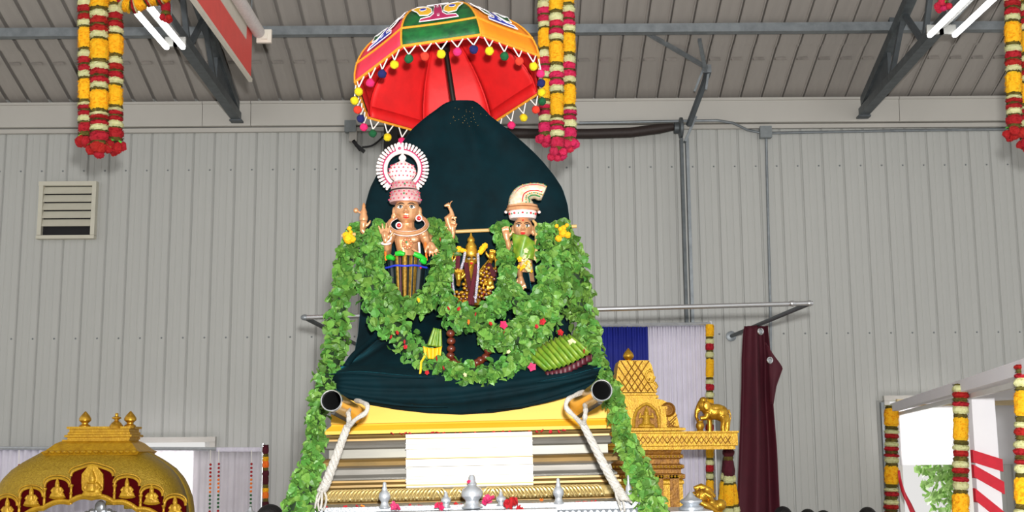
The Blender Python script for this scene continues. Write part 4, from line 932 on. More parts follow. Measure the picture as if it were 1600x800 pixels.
# ---------------------------------------------------------------- left idol
k, q = idol_kit(6.86)
L = thing('crowned_idol', 'large bronze idol at the left with a tall jewelled crown and ring halo', 'idol', q(637, 520))
b = MB(); head_into(b, q, k, 636, 328, 20, 22, 19)
b.tube([q(637, 352, 2), q(637, 362, 2), q(637, 378, 2), q(637, 396, 2), q(637, 412, 2), q(637, 440, 4)], [11*k, 22*k, 24*k, 19*k, 19*k, 26*k], 18, flat=.62)
for s in (-1, 1): b.ball(q(637+s*24, 366, 2), (10*k, 11*k, 9*k), 12, 8); b.ball(q(637+s*10, 376, -12), (9*k, 5*k, 6*k), 10, 7)
b.tube([q(613, 366, 2), q(606, 380, 0), q(606, 398, -8), q(607, 392, -22), q(606, 384, -28)], [8*k, 7*k, 6*k, 5*k, 4*k], 12)
hand(b, lambda x, y, d=-30: q(x, y, d), k, (606, 384), (604.5, 373), (-.06, -1), 1, .3, .08, 15, 7.5)
b.tube([q(661, 366, 2), q(667, 380, 0), q(669, 392, -10), q(673, 385, -22)], [8*k, 7*k, 6*k, 4.4*k], 12)
hand(b, lambda x, y, d=-26: q(x, y, d), k, (671, 384), (677, 390), (.3, 1), 1, .35, .35, 11, 7)
for s, (x1, y1) in ((-1, (566, 352)), (1, (708, 362))): b.tube([q(637+s*22, 364, 8), q(637+s*44, 378, 8), q((637+s*44+x1)/2, 372, 4), q(x1, y1+8, 0), q(x1, y1, -2)], [8*k, 6.5*k, 5.5*k, 4.5*k, 4*k], 10)
hand(b, lambda x, y, d=-2: q(x, y, d), k, (567, 358), (568, 351), (.05, -1), 1, .2, .8, 8, 5)
hand(b, lambda x, y, d=-2: q(x, y, d), k, (708, 364), (707, 357), (-.05, -1), -1, .2, .8, 8, 5)
part('body', fuse(b, k*.95, 3), 'bronze', L, 'all'); face_parts(L, q, k, 636, 328, 20, 22, 19, 'bronze')
gems(L, q, k, [(636, 315.5, -18.5)], 'gem_red', 1.6, 'forehead_mark')
# attributes held in the raised hands
b = MB(); c = q(568.5, 348, -3); b.lathe([(k*2.5, -k*6), (k*3, 0), (k*6.5, k*3), (k*7, k*8), (k*5, k*14), (k*5.5, k*16), (k*4, k*20), (k*2.6, k*24), (k*3.2, k*26), (k*1, k*31)], c, 14); b.tube([q(568, 336, -3), q(560, 331, -3)], k*1.6, 8); b.ball(q(556.5, 329.5, -3), k*4.2, 12, 8); part('bell_emblem', b, 'bronze', L, True)
b = MB(); b.tube([q(705, 360, -3), q(701, 350, -3), q(699, 342, -3), q(706, 336, -3)], [k*4, k*5, k*5.5, k*4], 12); b.tube([q(707, 338, -3), q(705, 330, -3), q(701, 322, -3)], [k*4, k*3, k*2.6], 10)
b.tube([q(703, 322, -3), q(699, 321, -4), q(694.5, 323, -5)], [k*3.6, k*3, k*1.6], 10); b.tube([q(703, 322, -3), q(704, 317, -2), q(707, 314, -1)], [k*1.4, k*1.2, k*.8], 6); b.tube([q(702, 321, -5), q(701, 317, -5)], [k*1.3, k*.7], 6)
for e in ((712, 346), (714, 341)): b.tube([q(704, 343, -3), q(709, 340, -4), q(*e, -5)], [k*2.6, k*2, k*1.3], 8)
b.tube([q(699, 352, -3), q(705, 357, -4), q(712, 355, -4), q(714, 350, -4)], [k*3, k*2.6, k*1.8, k*1.2], 8); part('deer_emblem', fuse(b, k*.8, 2), 'bronze', L, 'all')
# crown
cz = lambda y: q(636, y).z
def lathe_px(cx, prof, d=2, sy=.9, n=24):
    b = MB(); o = q(cx, prof[0][1], d); b.lathe([(r_*k, q(cx, y, d).z-o.z) for r_, y in prof], o, n, None, 1, sy); return b
part('crown_band', lathe_px(633, [(24.5, 317), (25.5, 314), (22.5, 299), (21.5, 298), (20.5, 297)]), 'crown_rose', L, True)
part('crown_tier', lathe_px(631, [(21, 298), (21, 295), (17, 284.5), (15, 283)]), 'crown_rose', L, True)
part('crown_fillet', lathe_px(632, [(22, 299.2), (23.2, 297.7), (21, 296.3)]), 'eye_black', L, True, 'black band')
part('crown_bulb', lathe_px(628.5, [(15, 284.5), (13, 282), (18, 278), (21.5, 272), (21.5, 266), (17.5, 259), (10, 254.5), (5, 252), (4, 250), (6, 248), (6, 245), (3, 242), (1, 239)]), 'crown_white', L, True)
gp = []
for j, (y, r_, cx) in enumerate(((313, 25.6, 633), (307, 24.4, 633), (302, 23.4, 633), (293, 20.6, 631), (288, 18.8, 631), (277, 18.8, 628.5), (271, 21.8, 628.5), (265, 21.4, 628.5), (259.5, 18, 628.5))):
    for i in range(9):
        a = -1.35+2.7*i/8+(j % 2)*.16
        if a < 1.45: gp.append((cx+r_*math.sin(a), y, 2-r_*.9*math.cos(a)))
gems(L, q, k, gp[::2], 'gem_pink', 1.5); gems(L, q, k, gp[1::2], 'gem_red', 1.25)
gems(L, q, k, [(634, 291, -19.5), (633, 306, -21)], 'gem_green', 1.6)
# ring halo of petals
hc = (628.3, 262.5)
b = MB(); A0, A1 = R(-52), R(232)
b.tube([q(hc[0]+27*math.cos(A0+(A1-A0)*i/40), hc[1]-27*math.sin(A0+(A1-A0)*i/40), 8) for i in range(41)], 3.2*k, 8); part('halo_ring', b, 'crown_white', L, True)
b = MB(); b.tube([q(hc[0]+30.5*math.cos(A0+(A1-A0)*i/40), hc[1]-30.5*math.sin(A0+(A1-A0)*i/40), 6.5) for i in range(41)], 1.3*k, 6); part('halo_bead_line', b, 'gem_pink', L, True)
pt = MB(); pt.ball((0, 0, 0), (2.1*k, 1.5*k, 5.2*k), 10, 7); pt.ball((0, -.6*k, 4.2*k), (2.2*k, 1.6*k, 2.2*k), 8, 6); ptm = pt.mesh('halo_petal', 'crown_white', True)
for i in range(35):
    a = A0+(A1-A0)*i/34; o = link('halo_petal', ptm, L); o.location = q(hc[0]+35.5*math.cos(a), hc[1]-35.5*math.sin(a), 7.5)-L.location; o.rotation_euler = (0, -(a-math.pi/2), 0)
gems(L, q, k, [(hc[0]+34*math.cos(A0+(A1-A0)*(i+.5)/34), hc[1]-34*math.sin(A0+(A1-A0)*(i+.5)/34), 6.2) for i in range(34)], 'gem_pink', 1.05)
b = MB(); b.ball(q(624, 231, 6), (7*k, 2.5*k, 7.5*k), 14, 8); b.ball(q(622.5, 224, 6), (3.2*k, 2*k, 3.6*k), 10, 6); part('halo_crest', b, 'crown_white', L, True)
gems(L, q, k, [(624, 231, 3.2)], 'gem_pink', 2.6)
for s, x in ((-1, 602), (1, 655)):
    b = MB(); b.ball(q(x-s*3, 290, 5), (3.4*k, 2.4*k, 4.5*k), 10, 7); part('halo_tip', b, 'crown_white', L, True)
# jewellery
def ring_px(cx, cy, rx, ry, d0, dep, r_, a0=0, a1=2*math.pi, n=36): 
    bb = MB(); bb.tube([q(cx+rx*math.cos(a0+(a1-a0)*i/n), cy+ry*math.sin(a0+(a1-a0)*i/n), d0-dep*math.sin(a0+(a1-a0)*i/n)) for i in range(n+1)], r_*k, 8); return bb
part('collar', ring_px(638, 352, 29.8, 17.8, -8, 18, 3.2), 'bronze', L, True, 'broad bronze collar with a white rim')
part('collar_rim', ring_px(638, 352.5, 32.4, 20.6, -7.5, 18, .8), 'crown_white', L, True); part('collar_rim', ring_px(638, 352, 26.8, 14.8, -9, 17, .7), 'crown_white', L, True)
gems(L, q, k, [(625.5, 356.5, -25), (655.5, 343.5, -14)], 'gem_red', 3.0); gems(L, q, k, [(638, 370, -26), (637, 382, -22)], 'gem_green', 1.8)
for cx, cy in ((625.5, 356.5), (655.5, 343.5)):
    d = -24.3 if cy > 350 else -13.3; b = MB(); b.tube([q(cx+4.4*math.cos(a*.5236), cy+4.4*math.sin(a*.5236), d) for a in range(13)], 1.0*k, 6); part('ear_jewel_rim', b, 'crown_white', L, True)
b = MB()
for i in range(12): a = i*.5236; b.ball(q(638+6.5*math.cos(a), 384+7*math.sin(a), -20), (2.4*k, 1.6*k, 2.4*k), 8, 6)
b.ball(q(638, 384, -20), (5*k, 2*k, 5*k), 10, 7); part('pendant', b, 'bronze', L, True)
gems(L, q, k, [(638+6.5*math.cos(i*.785), 384+7*math.sin(i*.785), -22) for i in range(8)], 'gem_red', .9)
for s in (-1, 1):
    b = MB(); b.tube([q(638+s*8, 392, -19), q(638+s*17, 398, -18), q(638+s*20, 405, -14)], 2*k, 8); part('waist_jewel', b, 'bronze', L, True)
for cx, cy in ((606, 385),):
    b = MB(); b.tube([q(cx+7*math.cos(a*.5236), cy+2.5*math.sin(a*.5236), -30-5*math.sin(a*.5236)) for a in range(13)], 1.4*k, 6); part('bangle', b, 'crown_white', L, True)
b = MB(); b.tube([q(610, 362, -24), q(615, 370, -28), q(613, 380, -30), q(607, 384, -31)], 1.3*k, 6); part('arm_band', b, 'crown_white', L, True)
# striped skirt, sash and thread
def skirt(u, v):
    x = 606+62*u+(v*(637-606-62*u))*.22; y = 403+68*v; return q(x, y, -8-20*math.sin(math.pi*u)-3*math.sin(u*30)-6*v)
stripes = [(0, .22, 'silk_black'), (.22, .30, 'silk_gold'), (.30, .40, 'silk_black'), (.40, .52, 'silk_gold'), (.52, .58, 'silk_black'), (.58, .66, 'silk_gold'), (.66, .70, 'silk_black'), (.70, .77, 'silk_gold'), (.77, 1, 'silk_black')]
for a, c, m in stripes:
    b = MB(); b.grid(lambda u, v: skirt(a+(c-a)*u, v), 5, 16); part('skirt_stripe', b, m, L, 'all', solid=.004, label='gold woven stripe' if m == 'silk_gold' else None)
b = MB(); b.grid(lambda u, v: skirt(.33+.04*u, v)+Vector((0, -.008, 0)), 2, 14); part('maroon_edge', b, 'silk_maroon', L, 'all', solid=.003)
for pts in ([(604, 405, -14), (611, 405, -22), (618, 408, -25)], [(621, 401, -27), (628, 400, -29), (635, 402, -30)], [(649, 401, -30), (657, 404, -28), (667, 409, -20)], [(659, 409, -25), (664, 412, -22), (666, 414, -20)]):
    b = MB(); b.tube([q(*p) for p in pts], [3.6*k, 4.6*k, 3*k], 10); part('green_sash', b, 'silk_green', L, True)
b = MB(); b.tube([q(x, 419.5+.8*math.sin(x*.2), -12-20*math.sin(math.pi*(x-604)/66)) for x in range(604, 671, 4)], 1.6*k, 7); part('blue_waist_thread', b, 'blue_thread', L, True)
gems(L, q, k, [(659, 422, -24)], 'gem_red', 1.8)
for x, m in ((604, 'orange_flower'), (667, 'orange_flower'), (657, 'crown_white')):
    b = MB(); b.tube([q(x-1, 382, -20), q(x, 396, -19), q(x+1, 410, -19)], 1.7*k, 7); part('side_ribbon', b, m, L, True)
# ---------------------------------------------------------------- right idol
k, q = idol_kit(6.82)
G = thing('green_draped_idol', 'bronze idol at the right in green silk with a curved bun shaped crown', 'idol', q(818, 520))
b = MB(); head_into(b, q, k, 817, 356, 15.5, 17, 15)
b.tube([q(818, 374, 1), q(819, 380, 1), q(820, 392, 1), q(821, 408, 1), q(821, 440, 2)], [8*k, 17*k, 18*k, 13*k, 18*k], 16, flat=.62)
for s in (-1, 1): b.ball(q(819+s*17, 382, 1), (7*k, 8*k, 7*k), 10, 8)
b.tube([q(803, 383, 1), q(797, 396, -4), q(796, 398, -12), q(795, 388, -20), q(793, 378, -24)], [6*k, 5.5*k, 5*k, 4.4*k, 3.6*k], 10)
hand(b, lambda x, y, d=-24: q(x, y, d), k, (793, 380), (791, 371), (-.12, -1), 1, .12, .75, 9, 5)
part('body', fuse(b, k*.9, 3), 'bronze', G, 'all'); face_parts(G, q, k, 817, 356, 15.5, 17, 15, 'bronze')
gems(G, q, k, [(822.5, 357, -13)], 'gem_green', 1.5, 'nose_stud'); gems(G, q, k, [(817, 346.5, -14)], 'gem_red', 1.3, 'forehead_mark')
b = MB(); b.grid(lambda u, v: q(800+39*u+3*v, (366+14*u if v == 0 else 366+14*u)+(40-10*u)*v+ (1-v)*1.5*math.sin(u*9), -13-12*math.sin(math.pi*u)-2*math.sin(u*14+v*6)), 22, 14); part('silk_wrap', b, 'silk_olive', G, 'all', solid=.005, label='shimmering light green silk wrap')
b = MB(); b.tube([q(833, 346, -6), q(837, 352, -13), q(838, 370, -18), q(838, 392, -22), q(835, 410, -22)], [2*k, 2.6*k, 2.8*k, 2.6*k, 1.5*k], 8); part('side_tassel', b, 'wood_rod', G, True)
def lathe_px2(cx, prof, d=2, sy=.9, n=24):
    b = MB(); o = q(cx, prof[0][1], d); b.lathe([(r_*k, q(cx, y, d).z-o.z) for r_, y in prof], o, n, None, 1, sy); return b
part('crown_band', lathe_px2(816.5, [(20, 342), (21.5, 340), (22.5, 330), (22, 329)]), 'crown_white', G, True)
part('crown_rim', lathe_px2(816.5, [(22, 331), (26.5, 330), (26, 326), (22, 325)]), 'bronze', G, True); part('crown_rim', lathe_px2(816.5, [(22, 325), (24.5, 324), (24, 321), (21, 320)]), 'bronze', G, True)
cp = [(814, 322), (814.5, 312), (818, 304), (827, 299), (837, 298), (845, 300), (850, 302)]; cr = [22, 20.5, 17, 14, 13.5, 14.5, 12.5]
b = MB(); c7 = crom([a+(r_,) for a, r_ in zip(cp, cr)], 30); b.tube([q(x, y, 2) for x, y, _ in c7], [max(2, r_)*k for *_, r_ in c7], 20, flat=.85); part('bun_crown', b, 'crown_ivory', G, True, 'curved ivory bun with red and green stones')
for off, m in ((-.55, 'gem_red'), (.1, 'gem_red'), (.62, 'gem_green')):
    pts = []
    for i in range(2, 27):
        x, y, r_ = c7[i]; x2, y2, _ = c7[i+1]; tx, ty = x2-x, y2-y; l = math.hypot(tx, ty) or 1; nx, ny = -ty/l, tx/l; pts.append(q(x+nx*r_*off, y+ny*r_*off, 2-r_*.85*math.sqrt(1-off*off)-.6))
    b = MB(); b.tube(pts, 1.0*k, 6); part('stone_line', b, m, G, True)
gp = []
for i in range(2, 29, 2):
    x, y, r_ = c7[i]; x2, y2, _ = c7[min(29, i+1)]; tx, ty = x2-x, y2-y; l = math.hypot(tx, ty) or 1; nx, ny = -ty/l, tx/l
    for off in (-.8, -.25, .36): gp.append((x+nx*r_*off, y+ny*r_*off, 2-r_*.85*math.sqrt(1-off*off)-.3))
gems(G, q, k, gp[::2], 'gem_green', 1.2); gems(G, q, k, gp[1::2], 'gold', 1.2)
gems(G, q, k, [(816.5+22.5*math.sin(a), 335.5, 2-20.5*math.cos(a)) for a in (-1.1, -.6, 0, .6, 1.1)], 'gem_red', 1.9); gems(G, q, k, [(816.5+22.5*math.sin(a), 336, 2-20.5*math.cos(a)) for a in (-.85, -.3, .3, .85)], 'gem_green', 1.4)
for x in (-1, 1): 
    b = MB(); b.ball(q(816.5+x*26, 331, 2), 2.6*k, 8, 6); part('crown_bead', b, 'crown_white', G, True)
b = MB(); b.grid(lambda u, v: q(806+20*u+4*v, 428+26*v, -12-8*math.sin(math.pi*u)), 8, 6); part('green_skirt', b, 'velvet', G, 'all', solid=.004)
b = MB(); hand(b, lambda x, y, d=-30: q(x, y, d), k, (813, 436), (814, 444), (.12, 1), 1, .25, .3, 9, 6); b.tube([q(811, 420, -8), q(812, 432, -22), q(813, 438, -29)], [5*k, 4.6*k, 4*k], 10); part('lower_hand', fuse(b, k*.8, 2), 'bronze', G, 'all')
t = thing('flower_posy', 'pale yellow posy of flowers hanging at the waist of the right idol', 'flowers', q(822, 417, -24)); rr = random.Random(4)
for i in range(26):
    o = link('blossom', BL['yellow_flower' if i % 3 == 0 else 'cream_flower'], t); o.location = Vector((rr.gauss(0, .45)*12*k, rr.uniform(-9, 0)*k, rr.gauss(0, .5)*12*k)); s = rr.uniform(3.5, 5.5)*k; o.scale = (s, s, s); o.rotation_euler = (R(90)+rr.uniform(-.6, .6), rr.uniform(-.6, .6), rr.uniform(0, 6))
# ---------------------------------------------------------------- small golden idol
k, q = idol_kit(6.86)
S = thing('golden_idol', 'small golden seated idol with a pointed crown between the two large idols', 'idol', q(737, 520))
b = MB(); b.ball(q(737, 405, 0), (9.2*k, 9*k, 11*k), 14, 10); b.ball(q(737, 411, -2), (6.6*k, 7*k, 7*k), 12, 8); b.tube([q(737, 403, -9), q(737, 408, -10.5)], [k*1, k*1.7], 6)
b.tube([q(737, 414, 2), q(737, 422, 2), q(737, 436, 2), q(737, 450, 2), q(737, 478, 0)], [5*k, 14*k, 15*k, 12*k, 22*k], 16, flat=.6)
for s in (-1, 1):
    b.ball(q(737+s*14, 426, 1), 6*k, 10, 7); b.ball(q(737+s*9.6, 407, 0), (1.6*k, 2*k, 4*k), 8, 6)
b.tube([q(724, 426, 1), q(716, 440, -4), q(717, 446, -12), q(718, 440, -16)], [4.6*k, 4*k, 3.6*k, 3*k], 10); hand(b, lambda x, y, d=-17: q(x, y, d), k, (718, 441), (717.5, 434), (0, -1), 1, .3, .1, 8, 5)
b.tube([q(750, 426, 1), q(762, 436, -4), q(766, 440, -10)], [4.6*k, 4*k, 3*k], 10); hand(b, lambda x, y, d=-14: q(x, y, d), k, (765, 437), (766, 443), (.05, 1), 1, .3, .25, 7, 5)
b.tube([q(725, 425, 4), q(712, 426, 4), q(705, 416, 0), q(703, 412, -3)], [4.4*k, 3.6*k, 3*k, 2.8*k], 10); b.tube([q(749, 425, 4), q(762, 418, 4), q(767, 408, 0), q(768, 404, -3)], [4.4*k, 3.6*k, 3*k, 2.8*k], 10)
hand(b, lambda x, y, d=-4: q(x, y, d), k, (704, 414), (703, 408), (-.1, -1), 1, .2, .9, 6, 4); hand(b, lambda x, y, d=-4: q(x, y, d), k, (768, 406), (769, 401), (.1, -1), -1, .2, .9, 6, 4)
part('body', fuse(b, k*.8, 2), 'gold', S, 'all')
face_parts(S, q, k, 737, 406, 9, 10.5, 9.4, 'gold')
def lathe_px3(cx, prof, d=1, sy=.9, n=20):
    b = MB(); o = q(cx, prof[0][1], d); b.lathe([(r_*k, q(cx, y, d).z-o.z) for r_, y in prof], o, n, None, 1, sy); return b
part('crown', lathe_px3(736, [(9.5, 400), (10.5, 398), (10, 392), (8.5, 387), (8.8, 385), (6, 380), (5, 378), (6, 376), (5.5, 373), (3, 370), (1.6, 367), (1, 364)]), 'gold', S, True)
b = MB(); b.tube([q(695, 428, -6), q(703, 414, -6), q(709, 396, -6)], 1.8*k, 8); part('axe_handle', b, 'gold', S, True)
b = MB(); b.prism([q(x, y, -7) for x, y in ((702, 408), (696, 405), (693, 398), (690, 402), (689.5, 408), (692, 412), (697, 412))], (0, 3*k, 0)); part('axe_blade', b, 'gold', S)
b = MB(); b.tube([q(764, 404, -6), q(767, 398, -6), q(772, 398, -6), q(774, 404, -6), q(775, 412, -6), q(774, 430, -8)], [1.5*k]*6, 8); b.tube([q(775, 410, -6), q(779, 402, -6)], 1.2*k, 6); part('deer_emblem', b, 'gold', S, True)
b = MB(); b.tube([q(710, 408, -8), q(708, 425, -10), q(708, 445, -12), q(712, 472, -14)], 1.8*k, 8); part('side_lace', b, 'silver_tinsel', S, True)
for a in ([(727, 396, -10), (725, 410, -16), (721, 424, -20)], [(747, 398, -10), (748, 415, -18), (747, 440, -24), (744, 470, -26)], [(732, 470, -24), (743, 468, -26), (744, 476, -26)]):
    b = MB(); b.tube([q(*p) for p in a], [2.2*k]*3 if len(a) == 3 else 2.2*k, 8); part('tinsel_cord', b, 'silver_tinsel', S, True, 'silver tinsel cord')
for a in ([(716, 402, -4), (715, 415, -8), (716, 424, -10)], [(728, 414, -16), (732, 436, -21), (736, 455, -22)], [(745, 416, -16), (742, 436, -22), (738, 460, -25), (734, 478, -26)], [(763, 414, -8), (769, 425, -12), (772, 434, -12)], [(704, 432, -8), (703, 446, -10), (704, 454, -10)], [(740, 468, -25), (738, 480, -26)]):
    b = MB(); n = len(a); b.tube([q(*p) for p in a], 4.2*k, 8); rr = random.Random(int(a[0][0])); b.v = [v+Vector((rr.uniform(-1, 1), rr.uniform(-1, 1), rr.uniform(-1, 1)))*k*.8 for v in b.v]; part('maroon_flower_rope', b, 'maroon_flower', S)
b = MB(); b.tube([q(*p) for p in ((730, 412, -16), (735, 440, -23), (737, 470, -25), (748, 430, -22), (762, 412, -10))][:3], 1.2*k, 6); b.tube([q(*p) for p in ((764, 408, -10), (752, 424, -20), (742, 448, -24), (737, 464, -26))], 1.3*k, 6); part('gold_chain', b, 'gold', S, True)
gb = MB(); gb.ball((0, 0, 0), (3.3*k, 2.4*k, 2.7*k), 8, 6); gbm = gb.mesh('gold_bead', 'gold', True); db = MB(); db.ball((0, 0, 0), (3.4*k, 2.6*k, 3.4*k), 8, 6); dbm = db.mesh('dark_bead', 'bead_brown', True)
for (x0, y0, n, m_) in ((757, 419, 8, 3), (729, 440, 5, 3), (714, 458, 3, 2)):
    for j in range(n):
        for i in range(m_):
            x = x0-j*1.2+i*7-(j % 2)*2.5; y = y0+j*6.3+i*1.5
            for me, dx, dy, dd in ((gbm, 0, 0, -20), (dbm, 3.4, 2.6, -17.5)):
                o = link(me.name.split('.')[0], me, S); o.location = q(x+dx, y+dy, dd+abs(x-737)*.25)-S.location
for x, y, r_ in ((688, 422, 5), (691, 433, 6), (696, 446, 5.5), (700, 440, 4)):
    o = link('seed_bead', dbm, S); o.location = q(x, y, -16)-S.location; s = r_/3.4; o.scale = (s, s*1.2, s)
# wooden rod across behind, and marigold buds
b = MB(); b.tube([P(712, 362, 7.0), P(800, 358, 7.0), P(901, 353.5, 7.0)], 2.9*K(7), 10); single('wooden_rod', b, 'wood_rod', 'pale wooden rod lying level behind the idols', 'rod', True)
rq2 = rq.mesh('flower_bud', 'yellow_flower', False, fix=False); ROSE['yellow'] = rq2
def buds(label, pts, Y):
    t = thing('marigold_cluster', label, 'flowers', P(pts[0][0], pts[0][1], Y)); rr = random.Random(8)
    for x, y, r_ in pts:
        o = link('flower_bud', ROSE['yellow'], t); o.location = P(x, y, Y)-t.location; s = r_*K(Y); o.scale = (s, s, s); o.rotation_euler = (rr.random(), rr.random(), rr.random())
buds('yellow marigold buds on the left garland beside the left idol', [(545, 372, 8), (541, 367, 5), (551, 374, 5), (546, 357, 3.5), (548, 363, 3)], 6.82)
buds('yellow marigold buds over the right end of the wooden rod', [(880, 364, 6), (887, 367, 5), (873, 373, 5), (881, 356, 4), (876, 358, 3.5), (870, 353, 3), (886, 352, 3)], 6.84)
buds('yellow flowers at the left shoulder of the small golden idol', [(717, 389, 4.5), (722, 391, 3.5), (726, 392, 3)], 6.84)
buds('yellow flowers at the right shoulder of the small golden idol', [(754, 389, 5), (758, 384, 4.5), (751, 394, 4)], 6.84)
b = MB(); b.tube([P(534, 368.5, 6.9), P(556, 366, 6.9)], 3*K(6.9), 10); single('rod_end', b, 'wood_rod', 'pale wooden rod end poking out left of the left marigold buds', 'rod', True)
# ================================================================== LEFT GILDED CANOPY SHRINE
YL = 10.0; LYc = YL+.42; k = K(LYc); LC = P(151, 700, LYc); LX = LC.x
zl = lambda py: P(149, py, LYc).z
sh = thing('gilded_canopy', 'gilded domed shrine canopy with maroon niches at the lower left', 'shrine', (LX, LYc, 0))
prof = [(w_*.955, y) for w_, y in ((78, 706), (88, 712), (105, 722), (121, 734), (133, 748), (141, 763), (147, 780), (150, 800), (151, 820), (151, 850))]
ARCH = [(0, 870), (12, 835), (30, 815), (68, 797), (108, 788), (143, 781), (178, 788), (214, 799), (252, 812), (275, 825), (290, 845), (300, 870)]
def dome_l(u, v):
    f = v*(len(prof)-1); i = min(len(prof)-2, int(f)); t = f-i; w_ = prof[i][0]*(1-t)+prof[i+1][0]*t; y = prof[i][1]*(1-t)+prof[i+1][1]*t
    a = 2*math.pi*u; c, s = math.cos(a), math.sin(a); e = 2/4.5
    return Vector((LX+w_*k*math.copysign(abs(c)**e, c), LYc-w_*k*.52*math.copysign(abs(s)**e, s), zl(y)))
b = MB(); b.grid(dome_l, 96, 30)
def keep(f):
    c = sum((b.v[i] for i in f), Vector())/len(f)
    px = 149+(c.x-LX)/k; za = P(149, lerp_table(ARCH, px)[0]-7, LYc).z
    return not ((c.y < LYc-.1 and c.z < za+.02 and abs(c.x-LX) < 136*k) or (c.y > LYc+.05 and c.z < za+.3 and abs(c.x-LX) < 112*k))
fs = [f for f in b.f if keep(f)]; b.f = fs; b.mi = [0]*len(fs)
part('dome_shell', b, 'gold_leaf_dome', sh, 'all', solid=.012)
b = MB()
b.sweep([(0, zl(712)), (.03, zl(711)), (.05, zl(706)), (.02, zl(703)), (-.035, zl(693)), (-.075, zl(689)), (-.075, zl(687))], LX+6*k, LYc, 64*k, 38*k); part('lower_tier', b, 'gold_paint', sh)
b = MB()
for i in range(15): b.ball((LX+(6-65+i*9.3)*k, LYc-38*k-.045, zl(706)), (.022, .03, .016), 8, 6)
part('tier_beading', b, 'gold_paint', sh, True, kind='stuff')
b = MB(); b.sweep([(0, zl(687)), (0, zl(684)), (.02, zl(683)), (.02, zl(680)), (.0, zl(679)), (.0, zl(676)), (-.01, zl(675)), (-.01, zl(668.5))], LX+11*k, LYc, 47*k, 26*k); part('upper_tier', b, 'gold_paint', sh)
b = MB(); b.sweep([(0, zl(671)), (.012, zl(670.5)), (.012, zl(667)), (0, zl(667))], LX+11*k, LYc, 46*k, 26*k); part('top_slab', b, 'gold_paint', sh)
for px, fat in ((128, 1), (199, 1)):
    b = MB(); o = P(px, 668, YL+.25); h = 24*k; b.lathe([(8*k, -.01), (8.5*k, h*.1), (5*k, h*.2), (5*k, h*.28), (9*k, h*.42), (9*k, h*.55), (7*k, h*.7), (3*k, h*.9), (.8*k, h)], Vector((o.x, LYc-.1, zl(668))), 16); part('finial', b, 'gold', sh, True)
b = MB(); h = 21*k; b.lathe([(11*k, -.01), (10*k, h*.1), (7*k, h*.3), (3*k, h*.45), (3.5*k, h*.55), (7*k, h*.62), (6.5*k, h*.7), (2.5*k, h*.78), (2.6*k, h*.95), (1.8*k, h)], (P(163, 668, YL).x, LYc-.12, zl(668)), 16); part('finial', b, 'gold', sh, True)
YN = LYc-151*k*.52-.02
niches = [(111, 177, 730, 783, 0), (179, 218, 745, 787, 1), (220, 254, 761, 797, 1), (257, 290, 776, 815, 1), (70, 109, 747, 788, 1), (31, 67, 762, 800, 1), (-4, 27, 776, 818, 1)]
for l, r_, y0, y1, kind in niches:
    cx = (l+r_)/2; hwid = (r_-l)/2; out = []
    for i in range(13):
        a = math.pi*(1-i/12); lift = 3.5*math.exp(-((i-6)/1.4)**2) if not kind else 0
        out.append((cx+hwid*math.cos(a), y0+14-14*math.sin(a)**.8-lift))
    yl_, yr_ = lerp_table(ARCH, l)[0]-8, lerp_table(ARCH, r_)[0]-8
    b = MB(); b.pxprism(out+[(r_, yr_), (l, yl_)], YN, .03); part('niche_panel', b, 'maroon_panel', sh)
    b = MB(); b.tube([P(x, y, YN-.012) for x, y in out], 1.9*k, 7); part('niche_arch', b, 'gold_paint', sh, True)
    b = MB(); b.tube([P(x*1+(x-cx)*.10, y-4.2, YN+.004) for x, y in out], 1.2*k, 6); part('niche_outer_line', b, 'gold_paint', sh, True)
    # seated figure in relief
    s = 1.0 if kind else 1.35; by = y1-10-(3 if kind else 0); Yq = YN-.03; b = MB()
    g = lambda x, y, d=0: P(cx+x*s, by+y*s, Yq+d*k)
    if not kind:
        b.pxprism([(cx+18*math.sin(a*.349)*(1+.06*math.cos(a*2.09*2)), by-20+25*-math.cos(a*.349)*(1.0 if math.cos(a*.349) < .8 else 1.1)) for a in range(18)], YN-.02, .03)
    b.ball(g(0, 2), (13*s*k, 3*k, 3.2*s*k), 12, 6); b.ball(g(0, -2, -1), (11*s*k, 4*k, 4*s*k), 12, 6); b.tube([g(0, -4), g(0, -13)], [6*s*k, 5*s*k], 10)
    b.ball(g(0, -17, -1), (3.6*s*k, 3.5*k, 4*s*k), 10, 8); b.tube([g(0, -20), g(0, -28)], [3.4*s*k, .9*k], 8)
    for sx in (-1, 1): b.tube([g(sx*4, -13), g(sx*9, -8, -1), g(sx*5, -4, -2)], [2.4*s*k, 2*s*k, 1.6*s*k], 8); b.tube([g(sx*4, -2), g(sx*11, 0, -2), g(0, 1, -3)], [3*s*k, 2.6*s*k, 2*s*k], 8)
    part('seated_relief', fuse(b, k*.9, 2), 'gold_paint', sh, 'all')
for px, y0, y1 in ((110, 757, 785), (178, 757, 785), (219, 773, 797), (255, 789, 812), (68.5, 762, 791), (29, 776, 808)):
    b = MB(); o = P(px, y1+3, YN-.02); H = P(px, y0, YN).z-o.z; b.lathe([(3*k, 0), (3*k, H*.08), (1.8*k, H*.14), (2.2*k, H*.4), (1.7*k, H*.5), (2.6*k, H*.56), (1.7*k, H*.62), (2*k, H*.86), (3.2*k, H*.93), (3.2*k, H)], o, 10); part('colonnette', b, 'gold_paint', sh, True)
low = []
for (xa, ya), (xb, yb) in zip(ARCH[1:-1], ARCH[2:-1]):
    for i in range(6):
        u = i/6; low.append((xa+(xb-xa)*u, ya+(yb-ya)*u-4-5*math.sin(math.pi*u)))
b = MB(); b.tube([P(x, y, YN-.03) for x, y in low], 3.2*k, 8); b.tube([P(x, y+3, YN-.02) for x, y in low], 2.2*k, 8); part('scalloped_arch', b, 'gold_paint', sh, True)
